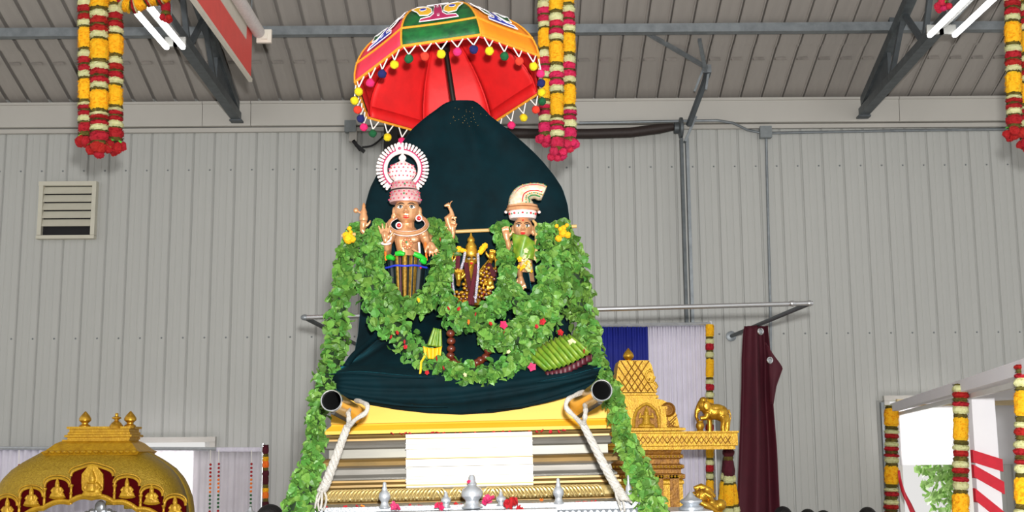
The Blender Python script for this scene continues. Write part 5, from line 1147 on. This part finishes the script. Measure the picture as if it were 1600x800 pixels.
for sx in (-1, 1):
    for dy in (-.32, .32):
        b = MB(); b.lathe([(.1, 0), (.1, .15), (.06, .22), (.055, 1.2), (.08, 1.25), (.08, zl(835))], (LX+sx*138*k, LYc+dy, 0), 14); part('pillar', b, 'gold_paint', sh, True)
# silver deity screen seen through the arch
t = thing('silver_idol_arch', 'ornate silver grey arch of an idol glimpsed inside the gilded canopy', 'idol', (LX, LYc, 0)); b = MB()
z9 = zl(800)
b.tube([Vector((LX-.1, LYc, 0)), Vector((LX-.1, LYc, z9-.1))], .2, 12); rr = random.Random(3)
for i in range(40):
    a = math.pi*i/39; rad = 36*k; b.ball((LX+(P(138, 700, YL).x-LX)+rad*math.cos(a), LYc-.05, z9-.16+rad*.85*math.sin(a)), .022+.012*(i % 3 == 0), 7, 5)
for i in range(26):
    a = math.pi*i/25; rad = 24*k; b.ball((LX+(P(138, 700, YL).x-LX)+rad*math.cos(a), LYc-.07, z9-.14+rad*.85*math.sin(a)), .026, 7, 5)
b.ball((P(138, 700, YL).x, LYc-.06, z9+.04), (.05, .03, .06), 10, 7); part('silver_frame', b, 'silver', t, True)
# ================================================================== WHITE DRAPE ON THE LEFT
YD = 13.55; kd = K(YD)
b = MB()
def drape_fn(Y, px0, px1, py0, zb, amp, fr, seed=0):
    xa, xb = P(px0, py0, Y).x, P(px1, py0, Y).x; zt = P((px0+px1)/2, py0, Y).z
    return lambda u, v: Vector((xa+(xb-xa)*u, Y+amp*math.sin(u*fr+seed)*(.3+.7*v)+amp*.5*math.sin(u*fr*2.3+v*2), zt+(zb-zt)*v))
b.grid(drape_fn(YD, -60, 236, 700, .02, .03, 70), 130, 14); b2 = MB(); b2.grid(drape_fn(YD+.06, 230, 409, 704, .02, .035, 44, 1), 120, 14)
dr = thing('white_drape', 'thin white pleated drape on a rail behind the gilded canopy', 'curtain', P(180, 702, YD)); dr.location.z = 0
part('left_length', b, 'curtain_white', dr, 'all', solid=.004); part('right_length', b2, 'sheer_white', dr, 'all', solid=.003, label='sheer length lit from the doorway behind')
b = MB(); b.tube([P(-80, 700, YD-.02), P(410, 702, YD-.02)], .02, 8); part('rail', b, 'silver', dr, True)
b = MB(); b.grid(lambda u, v: P(338+72*u, 699+7*v, YD-.05-.015*math.sin(u*25)), 30, 3); part('top_hem', b, 'curtain_white', dr, 'all', solid=.006)
for px in (411,):
    b = MB(); p = P(px, 693, YD-.03); b.tube([(p.x, p.y, 0), p], .022, 10); part('post', b, 'chrome', dr, True)
bdm = MB(); bdm.ball((0, 0, 0), 1, 8, 6)
BE = {c: bdm.mesh('bead', m, True) for c, m in (('r', 'red_flower'), ('o', 'orange_flower'), ('g', 'umbrella_green'))}
def beads(label, px, y0, Y, ry):
    t = thing('bead_string', label, 'beads', P(px, y0, Y)); kk = K(Y)
    b = MB(); b.tube([P(px, 703, Y), P(px-2, 830, Y)], .004, 5); part('thread', b, 'white_cord', t)
    for i in range(16):
        o = link('bead', BE['r' if i < 4 else 'o' if i < 8 else 'g' if i < 12 else 'r'], t); o.location = P(px-i*.12, y0+i*6.1, Y)-t.location; s = 1.9*kk; o.scale = (s, s, s)
beads('string of red, orange and green beads, leftmost of the three right of the canopy', 329, 726, YD-.12, 0)
beads('string of red, orange and green beads, middle of the three right of the canopy', 342, 725, YD-.12, 0)
beads('string of red, orange and green beads nearest to the chrome post', 393, 725, YD-.12, 0)
beads('short bead string partly hidden behind the left shoulder of the gilded canopy', 30, 727, YD-.12, 0)
UD = [('orange', 10), ('olive', 5), ('maroon', 8), ('R', 12), ('olive', 5), ('yellow', 6)]
strand('thin orange and dark red flower strand hanging down beside the chrome post', 415, 695, 815, YD-.1, 9, 'maroon', roses=False, unit=UD, tie=False, seed=3)
# ================================================================== RIGHT GILDED SHRINE
YR_ = 10.4; k = K(YR_); RX = P(992, 680, YR_).x; zr_ = lambda py: P(992, py, YR_).z
rs = thing('gilded_shrine', 'tall gilded shrine tower with a ledge behind the right leaf garland', 'shrine', (RX, YR_+.4, 0))
cy = YR_+.42
def gp_(x, y, d=0): return P(x, y, YR_+d)
b = MB(); b.sweep([(0, 0), (0, zr_(758)), (.01, zr_(756)), (.01, zr_(752)), (0, zr_(750))], RX, cy, 72*k, .38); part('shaft', b, 'gold_paint', rs)
for sx in (-1, 1):
    for i in range(2):
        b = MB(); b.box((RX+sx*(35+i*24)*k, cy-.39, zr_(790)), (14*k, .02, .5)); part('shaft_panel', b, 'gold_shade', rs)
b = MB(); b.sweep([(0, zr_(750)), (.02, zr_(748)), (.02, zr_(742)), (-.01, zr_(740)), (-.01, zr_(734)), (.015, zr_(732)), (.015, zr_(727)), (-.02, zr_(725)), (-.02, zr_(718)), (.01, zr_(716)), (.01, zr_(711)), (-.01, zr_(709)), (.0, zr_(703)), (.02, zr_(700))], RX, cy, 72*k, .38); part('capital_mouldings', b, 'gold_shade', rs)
b = MB()
for py in (745, 729.5, 713.5):
    for i in range(28): b.ball((RX+(-70+i*5.2)*k, cy-.405, zr_(py)), (2.1*k, .015, 2*k), 6, 4)
part('carved_beads', b, 'gold_paint', rs, True, kind='stuff')
b = MB(); b.sweep([(0, zr_(703)), (.0, zr_(698)), (.02, zr_(697)), (.02, zr_(678)), (.03, zr_(677)), (.03, zr_(674.5)), (0, zr_(674.5))], RX, cy-.02, 152*k, .42); part('long_ledge', b, 'gold_paint', rs)
b = MB()
for row in (0, 1):
    pts = [P(845+i*7.6, 682 if (i+row) % 2 else 693, cy-.02-.42-.022) for i in range(40)]; b.tube(pts, 1.1*k, 5)
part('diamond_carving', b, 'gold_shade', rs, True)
b = MB(); b.sweep([(0, zr_(674)), (.03, zr_(673)), (.03, zr_(669)), (0, zr_(668))], RX, cy, 73*k, .36); part('base_cornice', b, 'gold_paint', rs)
# barrel storey with rounded ends
bar = [(924, 668), (926, 655), (930, 642), (937, 632), (948, 625), (962, 622), (1022, 622), (1036, 625), (1047, 631), (1055, 642), (1059, 655), (1062, 668)]
b = MB(); b.pxprism(bar, YR_+.1, .6); part('barrel_storey', b, 'gold_paint', rs)
for cx_ in (992-58, 992+52):
    b = MB(); b.lathe([(.0+11.5*k, -.02), (11.5*k, .0), (9*k, .015), (8*k, .0), (4*k, .004), (.5*k, .012)], P(cx_, 640, YR_+.085), 20, Matrix.Rotation(R(90), 3, 'X')); part('end_rosette', b, 'gold_shade', rs, True)
out = [(x, y) for x, y in ((990, 668), (991, 652), (995, 641), (1003, 634), (1010, 631), (1017, 634), (1025, 641), (1029, 652), (1030, 668))]
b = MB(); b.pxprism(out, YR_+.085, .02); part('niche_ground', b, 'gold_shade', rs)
b = MB(); b.tube([P(x, y, YR_+.07) for x, y in out], 2.4*k, 8); part('niche_arch', b, 'gold_paint', rs, True)
b = MB(); g = lambda x, y, d=0: P(1010+x, 665+y, YR_+.06+d*k)
b.ball(g(0, 0), (13*k, 4*k, 4*k), 12, 8); b.tube([g(0, -2), g(0, -16)], [7*k, 5*k], 10); b.ball(g(0, -20, -1), (4*k, 4*k, 4.6*k), 10, 8); b.tube([g(0, -23), g(0, -30)], [3*k, 1*k], 8)
for sx in (-1, 1): b.tube([g(sx*5, -15), g(sx*11, -12, -1), g(sx*9, -20, -2)], [2.4*k, 2.2*k, 1.6*k], 8); b.tube([g(sx*4, -1, -1), g(sx*13, 1, -2), g(0, 2, -3)], [3.4*k, 3*k, 2*k], 8)
part('seated_relief', fuse(b, k*.9, 2), 'gold_paint', rs, 'all')
for x in (984, 1036):
    b = MB(); b.box(P(x, 652, YR_+.09), (9*k, .04, 32*k)); b.box(P(x, 637, YR_+.085), (12*k, .05, 4*k)); part('pilaster', b, 'gold_paint', rs)
b = MB()
for i in range(4): b.tube([P(1042+i*6-4, 667, YR_+.09), P(1058-2*i, 648+i*6, YR_+.09)], .9*k, 5); b.tube([P(1042, 664-i*6+2, YR_+.09), P(1060-i*5, 667, YR_+.09)], .9*k, 5)
part('lattice', b, 'gold_shade', rs, True)
b = MB(); b.sweep([(0, zr_(622)), (.02, zr_(621)), (.02, zr_(617)), (0, zr_(616)), (0, zr_(613))], RX, cy, 37*k, .26); part('upper_cornice', b, 'gold_paint', rs)
rf_ = [(960, 613), (963, 590), (966, 570), (968, 563), (1013, 563), (1018, 570), (1022, 585), (1024, 604), (1027, 613)]
b = MB(); b.pxprism(rf_, YR_+.22, .42); part('upper_roof', b, 'gold_paint', rs)
b = MB()
for i in range(6): b.tube([P(962+i*10, 612, YR_+.21), P(min(1016, 962+i*10+32), 612-48*min(1, (1016-962-i*10)/32), YR_+.21)], .9*k, 5); b.tube([P(1022-i*10, 612, YR_+.21), P(max(966, 1022-i*10-32), 612-48*min(1, (1022-i*10-966)/32), YR_+.21)], .9*k, 5)
part('lattice', b, 'gold_shade', rs, True)
b = MB(); b.tube([P(1016+7*math.cos(a), 588+9*math.sin(a), YR_+.2) for a in (x*.4 for x in range(14))], 1.8*k, 6); b.tube([P(1023, 597, YR_+.2), P(1027, 604, YR_+.2), P(1024, 608, YR_+.2)], 2*k, 6); part('scroll', b, 'gold_paint', rs, True)
b = MB(); h = 26*k; b.lathe([(10*k, -.02), (9*k, h*.05), (5*k, h*.12), (6*k, h*.2), (4.5*k, h*.26), (8*k, h*.4), (9*k, h*.52), (7*k, h*.7), (3*k, h*.88), (.6*k, h)], (RX, cy, zr_(564)), 16); part('finial', b, 'gold', rs, True)
# elephant with its pot on the ledge
Ye = YR_+.25; g = lambda x, y, d=0: P(x, y, Ye+d*k)
el = thing('gilded_elephant', 'gilded elephant figure resting its foot on a pot at the end of the ledge', 'statue', g(1116, 675)); b = MB()
b.ball(g(1118, 644), (18*k, 11*k, 12*k), 16, 12); b.ball(g(1127, 646), (11.5*k, 11*k, 13*k), 14, 10); b.ball(g(1108, 640), (12*k, 10*k, 11*k), 14, 10)
b.ball(g(1098, 633), (9*k, 8.5*k, 10*k), 14, 10); b.ball(g(1099, 625), (6.5*k, 7*k, 5*k), 10, 8)
b.tube([g(1093, 634), g(1089, 642), g(1088, 650), g(1089.5, 656), g(1093, 656)], [5*k, 3.8*k, 3*k, 2.4*k, 1.8*k], 10)
for d in (-5, 6): b.tube([g(1129, 650, d), g(1131, 660, d), g(1129.5, 668, d), g(1130, 675, d)], [7*k, 5*k, 4*k, 4.4*k], 10)
b.tube([g(1134, 648, -4), g(1137, 660, -4), g(1136, 675, -4)], [6*k, 4.4*k, 4*k], 10)
b.tube([g(1106, 646, -5), g(1103, 653, -6), g(1097, 653.5, -6), g(1094, 654, -6)], [5.5*k, 4.4*k, 3.8*k, 3.6*k], 10); b.tube([g(1108, 648, 6), g(1109, 660, 6), g(1109, 675, 6)], [5*k, 4*k, 4*k], 10)
b.ball(g(1105, 634, -9), (6*k, 1.6*k, 7.5*k), 12, 8); b.tube([g(1139, 640), g(1142, 650), g(1140, 662)], [1.6*k, 1.1*k, 1.4*k], 6); b.tube([g(1094, 642, -5), g(1089, 646, -7)], [1.6*k, .7*k], 6)
part('body', fuse(b, k*.8, 3), 'gold', el, 'all')
b = MB(); b.ball(g(1119, 638, 0), (13*k, 12*k, 7*k), 12, 8); part('saddle_cloth', b, 'gold_paint', el, True)
for d in (-8.2,): b = MB(); b.ball(g(1095.5, 630, d+1), .9*k, 8, 6); part('eye', b, 'gold_shade', el, True)
t = thing('gilded_pot', 'small gilded pot under the raised foot of the elephant', 'pot', g(1094, 675, -5)); b = MB(); b.lathe([(5*k, 0), (5.5*k, 1*k), (4.5*k, 3*k), (6.5*k, 8*k), (6.3*k, 12*k), (4.6*k, 15*k), (5.5*k, 16*k), (5.2*k, 17.2*k), (3*k, 17.2*k)], g(1094, 675, -5), 16); part('pot_body', b, 'gold', t, True)
# gilded lion behind the deck corner
Yn = 9.6; k = K(Yn); g = lambda x, y, d=0: P(x, y, Yn+d*k)
ln = thing('gilded_lion', 'gilded crouching lion figure behind the right corner finial', 'statue', (P(1100, 800, Yn).x, Yn, 0)); b = MB()
b.ball(g(1096, 775), (12*k, 11*k, 12*k), 14, 10); b.ball(g(1085, 772, -6), (5*k, 5*k, 4*k), 10, 8); b.tube([g(1084, 763), g(1095, 760), g(1108, 766), g(1117, 777)], [3*k, 5*k, 5*k, 3*k], 10); b.tube([g(1100, 770, -8), g(1110, 776, -8), g(1114, 786, -6)], [3*k, 4*k, 3*k], 8)
b.ball(g(1112, 792), (20*k, 12*k, 11*k), 14, 10); b.ball(g(1080, 800), (14*k, 12*k, 16*k), 14, 10); b.ball(g(1126, 789, -4), (9*k, 9*k, 9*k), 12, 8); b.tube([g(1090, 783, -10), g(1104, 790, -12), g(1120, 800, -10)], [4*k, 5*k, 4*k], 8)
for x in (1076, 1124): b.tube([g(x, 800), g(x, 830)], [9*k, 7*k], 10)
part('body', fuse(b, k*1.0, 2), 'gold', ln, 'all')
b = MB()
for i in range(9): a = i*.62; b.tube([g(1096+9*math.cos(a), 775+9*math.sin(a), -9), g(1096+14*math.cos(a+.2), 775+13*math.sin(a+.2), -6)], [2.6*k, 1*k], 6)
part('mane_curls', b, 'gold_shade', ln, True)
b = MB(); b.ball(g(1086, 771, -11), 1.2*k, 8, 6); part('eye', b, 'eye_black', ln, True)
zb_ = P(1100, 826, Yn).z; b = MB(); b.box((P(1100, 800, Yn).x, Yn, zb_/2), (.5, .3, zb_)); part('stand', b, 'gold_shade', ln)
# ================================================================== CURTAINS ON THE RIGHT
YC = 13.0
b = MB(); b.grid(drape_fn(YC, 935, 1012, 509, .02, .02, 50), 70, 12)
bc = thing('blue_curtain', 'royal blue curtain hanging behind the right gilded shrine', 'curtain', (P(975, 509, YC).x, YC, 0)); part('curtain_cloth', b, 'curtain_blue', bc, 'all', solid=.005)
b = MB(); b.tube([P(930, 508.5, YC), P(1013, 508.5, YC)], .02, 8); part('rail', b, 'silver', bc, True)
b = MB(); b.grid(drape_fn(YC+.03, 1009, 1105, 508, .02, .022, 62, 2), 90, 12)
wc = thing('white_curtain', 'white pleated curtain hanging between the blue curtain and the thin flower strand', 'curtain', (P(1057, 509, YC).x, YC, 0)); part('curtain_cloth', b, 'curtain_white', wc, 'all', solid=.005)
b = MB(); b.tube([P(1005, 507.5, YC), P(1110, 506, YC)], .02, 8); part('rail', b, 'silver', wc, True)
for px in (1110,):
    b = MB(); p = P(px, 502, YC+.05); b.tube([(p.x, p.y, 0), p], .02, 8); part('post', b, 'chrome', wc, True)
UN2 = [('yellow', 26), ('olive', 4), ('cream', 7), ('R', 10), ('olive', 3), ('cream', 8), ('olive', 3)]
strand('long thin yellow and maroon flower strand hanging beside the white curtain', 1109, 508, 815, YC-.15, 12, 'red', roses=False, unit=UN2, tie=False, seed=5)
for i, (px, y0, w_, lab) in enumerate(((1124, 722, 15, 'left'), (1137, 712, 16, 'middle'), (1150, 725, 14, 'right'))):
    strand('short bunched yellow and maroon flower strand beside the maroon curtain, the %s one of three' % lab, px+2, y0-10, 820, 11.6-.05*(i == 1), w_, 'maroon', phase=0, roses=False, unit=[('olive', 7), ('R', 22), ('cream', 10), ('olive', 4), ('yellow', 30), ('olive', 4), ('cream', 9), ('R', 16)], tie=False, px_top=1138, seed=20+i)
# pipe frame
t = thing('pipe_frame', 'thin white pipe frame standing out from the wall behind the idols', 'frame', P(870, 480, 10.3))
A, B_, C_, D_ = P(476, 496, 10.3), P(1265, 474, 10.3), P(1143, 525, YW-.05), P(560, 540, YW-.05)
for nm, a, c, m in (('front_pipe', A, B_, 'chrome'), ('side_pipe', B_, C_, 'galvanised_dark'), ('side_pipe', A, D_, 'galvanised_dark')):
    b = MB(); b.tube([a, c], .021, 10); part(nm, b, m, t, True)
for p, m in ((A, 'galvanised'), (B_, 'chrome'), (P(1238, 474.5, 10.29), 'chrome')):
    b = MB(); b.ball(p, (.035, .026, .026), 10, 7); part('pipe_joint', b, m, t, True)
b = MB(); b.lathe([(.06, 0), (.06, .02), (.03, .03)], C_+Vector((0, .03, 0)), 12, Matrix.Rotation(R(90), 3, 'X')); part('wall_flange', b, 'galvanised', t, True)
# maroon curtain with eyelets, hanging from the side pipe
YM = 12.45; mc = thing('maroon_curtain', 'dark maroon curtain with metal eyelets bunched on the side pipe', 'curtain', (P(1185, 520, YM).x, YM, 0))
EL = [(509, 1164, 1199), (520, 1162, 1200), (560, 1160, 1204), (600, 1160, 1205), (640, 1159, 1208), (700, 1157, 1213), (760, 1154.5, 1216), (800, 1153, 1218), (860, 1150, 1221)]
def mcur(u, v):
    y = 509+351*v; l, r_ = lerp_table(EL, y); p = P(l+(r_-l)*u, y, YM); p.y += .075*math.sin(u*9+.6)*(.5+.5*min(1, v*3))+.012*math.sin(u*23+v*2); return p
b = MB(); b.grid(mcur, 70, 40); zq = P(1185, 860, YM).z
part('curtain_cloth', b, 'curtain_maroon', mc, 'all', solid=.006)
b = MB(); b.grid(lambda u, v: Vector((P(1150, 860, YM).x+(P(1221, 860, YM).x-P(1150, 860, YM).x)*u, YM+.075*math.sin(u*9+.6)+.012*math.sin(u*23+2), zq*(1-v)+.03)), 70, 4); part('curtain_foot', b, 'curtain_maroon', mc, 'all', solid=.006)
b = MB(); FL = [(0, 1199, 535, 1203, 548), (.35, 1203, 555, 1217, 566), (.55, 1204, 575, 1223, 575), (.8, 1206, 605, 1213, 602), (1, 1207, 632, 1208, 632)]
def flap(u, v): x0, y0, x1, y1 = lerp_table(FL, v); p = P(x0+(x1-x0)*u-3*(1-u), y0+(y1-y0)*u, YM-.1); p.y += -.03*math.sin(u*3); return p
b.grid(flap, 8, 16); part('turned_flap', b, 'curtain_maroon', mc, 'all', solid=.006)
for x, y, d in ((1188.5, 518, -.13), (1203, 563, -.16)):
    b = MB(); c = P(x, y, YM+d); b.tube([c+Vector((  .025*math.cos(a*.5236), 0, .028*math.sin(a*.5236))) for a in range(13)], .009, 7); part('eyelet', b, 'chrome', mc, True)
    b = MB(); b.lathe([(.018, 0), (.018, .004)], c, 12, Matrix.Rotation(R(90), 3, 'X')); part('eyelet_hole', b, 'galvanised', mc)
# ================================================================== BOOTH ON THE RIGHT
bt = thing('canopy_booth', 'white framed canopy booth with a hanging cloth valance at the lower right', 'booth', (4.4, 11, 0))
p0, p1 = P(1396, 637, 13.6), P(1600, 575, 6.9); p1 = p0.lerp(p1, 1.12); zc_ = p0.z; f_ = lambda px, Y: None
def rail_at(px):     # where the level rail crosses this picture column
    best = min((p0.lerp(p1, i/400) for i in range(401)), key=lambda q: abs((q-CAM).dot(rt)/(q-CAM).dot(fw)*F_PX+800-px)); return best
dR = (p1-p0).normalized()
b = MB(); b.bar(p0, p1, .07, .085); part('side_rail', b, 'tent_white', bt)
b = MB(); b.bar(p0+Vector((.05, 0, -.07)), p1+Vector((.05, 0, -.07)), .03, .035); part('lower_rail', b, 'fixture_white', bt)
PX = Vector((2.6, 0, 0))
b = MB(); b.prism([p0+Vector((.05, .0, .02)), p1+Vector((.05, 0, .02)), p1+Vector((2.6, 0, .12)), p0+Vector((2.6, 0, .12))], (0, 0, .012)); part('roof_sheet', b, 'tent_white', bt)
zv1, zv0 = P(1500, 632, 13.55).z, P(1500, 726, 13.55).z
b = MB(); b.grid(lambda u, v: Vector((p0.x+.02+2.6*u, 13.55+.012*math.sin(u*40), zv1+.05+(zv0-zv1-.05)*v)), 50, 6); part('back_valance', b, 'blind_white', bt, 'all', solid=.004)
b = MB(); b.box((p0.x+1.4, 13.48, P(1560, 628, 13.48).z), (2.8, .06, .075)); part('back_beam', b, 'beige_beam', bt)
posts = []
for px in (1393, 1502, 1597):
    p = rail_at(px); posts.append(p); b = MB(); b.box((p.x, p.y, p.z/2), (.05, .05, p.z)); part('post', b, 'fixture_white', bt)
for (x_, y_) in ((p0.x+2.6, 13.5), (p1.x+2.6, 6.95)):
    b = MB(); b.box((x_, y_, (p0.z+.1)/2), (.06, .06, p0.z+.1)); part('post', b, 'fixture_white', bt)
b = MB(); b.box((p0.x+.0, 13.5, zv0/2), (.05, .05, zv0)); part('post', b, 'fixture_white', bt)
UB = [('olive', 8), ('cream', 10), ('R', 9), ('olive', 6), ('R', 7), ('cream', 12), ('olive', 7), ('yellow', 36), ('olive', 8), ('cream', 8), ('R', 10)]
for px, p, lab, w_, sd in ((1393, posts[0], 'far left post', 20, 31), (1501, posts[1], 'middle post', 23, 32), (1600, posts[2], 'right post at the picture edge', 27, 33)):
    Yp = p.y-.12; top_ = 400-(F_PX*((Vector((p.x, Yp, p.z))-CAM).dot(up)/(Vector((p.x, Yp, p.z))-CAM).dot(fw)))
    strand('yellow, cream and red flower strand on the booth, %s' % lab, px, top_-3, 960, Yp, w_, 'red', roses=False, unit=UB, tie=False, seed=sd, name='post_garland', scale=.72 if px < 1400 else .95 if px < 1550 else 1.1)
# white cloth tail with red ribbon, and the single ribbon by the far post
pc = posts[1]+Vector((.16, .06, 0)); t = thing('ribboned_cloth', 'white cloth wrapped round a booth post with slanting red ribbons', 'cloth', (pc.x, pc.y, 0))
kp = K(pc.y); b = MB(); zt = pc.z-.08; b.prism([(pc.x-.09, pc.y-.03, 0.02), (pc.x+.11, pc.y-.03, 0.02), (pc.x+.09, pc.y-.03, zt), (pc.x-.08, pc.y-.03, zt)], (0, .1, 0)); part('cloth_wrap', b, 'tent_white', t)
for i, py in enumerate((720, 749, 792, 835, 880)):
    zz = P(1527, py, pc.y).z; sl_ = .035+.028*min(i, 2); b = MB(); h_ = .045
    b.prism([(pc.x-.10, pc.y-.042, zz+h_+sl_), (pc.x+.115, pc.y-.042, zz+h_-sl_), (pc.x+.115, pc.y-.042, zz-h_-sl_), (pc.x-.10, pc.y-.042, zz-h_+sl_)], (0, .12, 0)); part('ribbon_band', b, 'ribbon_red', t)
b = MB(); rc = crom([(1405, 735, 0), (1406, 750, 0), (1411, 770, 0), (1419, 788, 0), (1428, 810, 0)], 20)
b.grid(lambda u, v: P(rc[min(19, int(v*19))][0]-2+(3+6*v)*u, rc[min(19, int(v*19))][1], 12.2+.02*math.sin(v*6+u*2)), 3, 19); single('red_ribbon', b, 'ribbon_red', 'loose red ribbon hanging in front of the bright doorway', 'ribbon', 'all', solid=.004)
b = MB(); b.box((P(1383, 700, YW-.04).x, YW-.03, zv0/2+.35), (.05, .06, zv0+.7)); single('door_track', b, 'galvanised', 'narrow grey steel track on the wall beside the right doorway', 'track')
# ================================================================== PEOPLE (only the crowns of their heads reach into the frame)
def person(px, py, Y, label, shirt, yaw):
    topz = P(px, py, Y).z; s = topz/1.72; x = P(px, py, Y).x; t = thing('person', label, 'person', (x, Y, 0)); Rz = Matrix.Rotation(yaw, 3, 'Z')
    def g(a, b_, c): q_ = Rz @ Vector((a*s, b_*s, c*s)); return Vector((x, Y, 0))+q_
    b = MB(); b.ball(g(0, 0, 1.605), (.077*s, .096*s, .115*s), 14, 10, Rz); b.ball(g(0, -.03, 1.56), (.06*s, .07*s, .075*s), 12, 8, Rz); b.tube([g(0, .01, 1.55), g(0, .01, 1.42)], [.055*s, .06*s], 10)
    b.tube([g(0, -.095, 1.62), g(0, -.108, 1.585), g(0, -.115, 1.575)], [.011*s, .014*s, .016*s], 8)
    b.tube([g(0, .01, 1.45), g(0, .01, 1.36), g(0, .0, 1.1), g(0, 0, .92)], [.09*s, .17*s, .14*s, .16*s], 14, flat=.62)
    for sx in (-1, 1):
        b.ball(g(sx*.082, .01, 1.6), (.014*s, .025*s, .035*s), 8, 6); b.tube([g(sx*.16, .01, 1.38), g(sx*.21, .02, 1.1), g(sx*.2, -.05, .85)], [.055*s, .044*s, .03*s], 10); b.tube([g(sx*.09, 0, .95), g(sx*.1, -.01, .5), g(sx*.1, .02, .06)], [.09*s, .06*s, .04*s], 10); b.tube([g(sx*.1, .03, .04), g(sx*.11, -.15, .035)], [.04*s, .035*s], 8)
        hp = g(sx*.2, -.055, .80); b.ball(hp, (.02*s, .035*s, .05*s), 8, 6, Rz)
        for i in range(4): b.tube([g(sx*.2, -.085+i*.02, .77), g(sx*.198, -.088+i*.021, .72), g(sx*.19, -.085+i*.02, .69-(.01 if i in (0, 3) else 0))], [.0105*s, .010*s, .008*s], 6)
        b.tube([g(sx*.19, -.09, .80), g(sx*.18, -.115, .76), g(sx*.175, -.115, .735)], [.013*s, .011*s, .008*s], 6)
    part('body', fuse(b, .009, 3), 'skin', t, 'all')
    h = MB(); h.ball(g(0, .012, 1.635), (.086*s, .104*s, .092*s), 16, 12, Rz); h.ball(g(0, .045, 1.58), (.08*s, .07*s, .09*s), 12, 8, Rz); part('hair', h, 'hair_black', t, True)
    for sx in (-1, 1):
        e = MB(); e.ball(g(sx*.032, -.09, 1.605), (.014*s, .006*s, .007*s), 8, 6, Rz); part('eye', e, 'eye_black', t, True)
    m = MB(); m.tube([g(-.025, -.098, 1.535), g(0, -.103, 1.535), g(.025, -.098, 1.535)], .006*s, 6); part('mouth', m, 'lip_red', t, True)
    c = MB(); c.tube([g(0, .01, 1.46), g(0, .01, 1.37), g(0, .0, 1.1), g(0, 0, .86)], [.085*s, .185*s, .155*s, .18*s], 16, flat=.66)
    for sx in (-1, 1): c.tube([g(sx*.15, .01, 1.4), g(sx*.205, .02, 1.22)], [.07*s, .06*s], 10)
    part('shirt', fuse(c, .012, 2), shirt, t, 'all'); c = MB()
    for sx in (-1, 1): c.tube([g(sx*.085, 0, .93), g(sx*.1, -.01, .5), g(sx*.1, .02, .09)], [.105*s, .08*s, .065*s], 12)
    part('trousers', fuse(c, .012, 2), 'trouser_grey', t, 'all')
person(1224, 792, 11.8, 'dark haired person at the lower right, right beside the maroon curtain', 'shirt_white', .3)
person(1262, 796, 12.1, 'dark haired person second to the right of the maroon curtain', 'shirt_blue', -.2)
person(1287, 798, 12.6, 'dark haired person third from the maroon curtain, hardly showing', 'shirt_white', .1)
person(1356, 793, 11.9, 'dark haired person standing left of the far booth post', 'shirt_blue', .2)
person(424, 789, 9.2, 'dark haired person at the lower left between the chrome post and the leaf garland', 'shirt_white', 2.6)
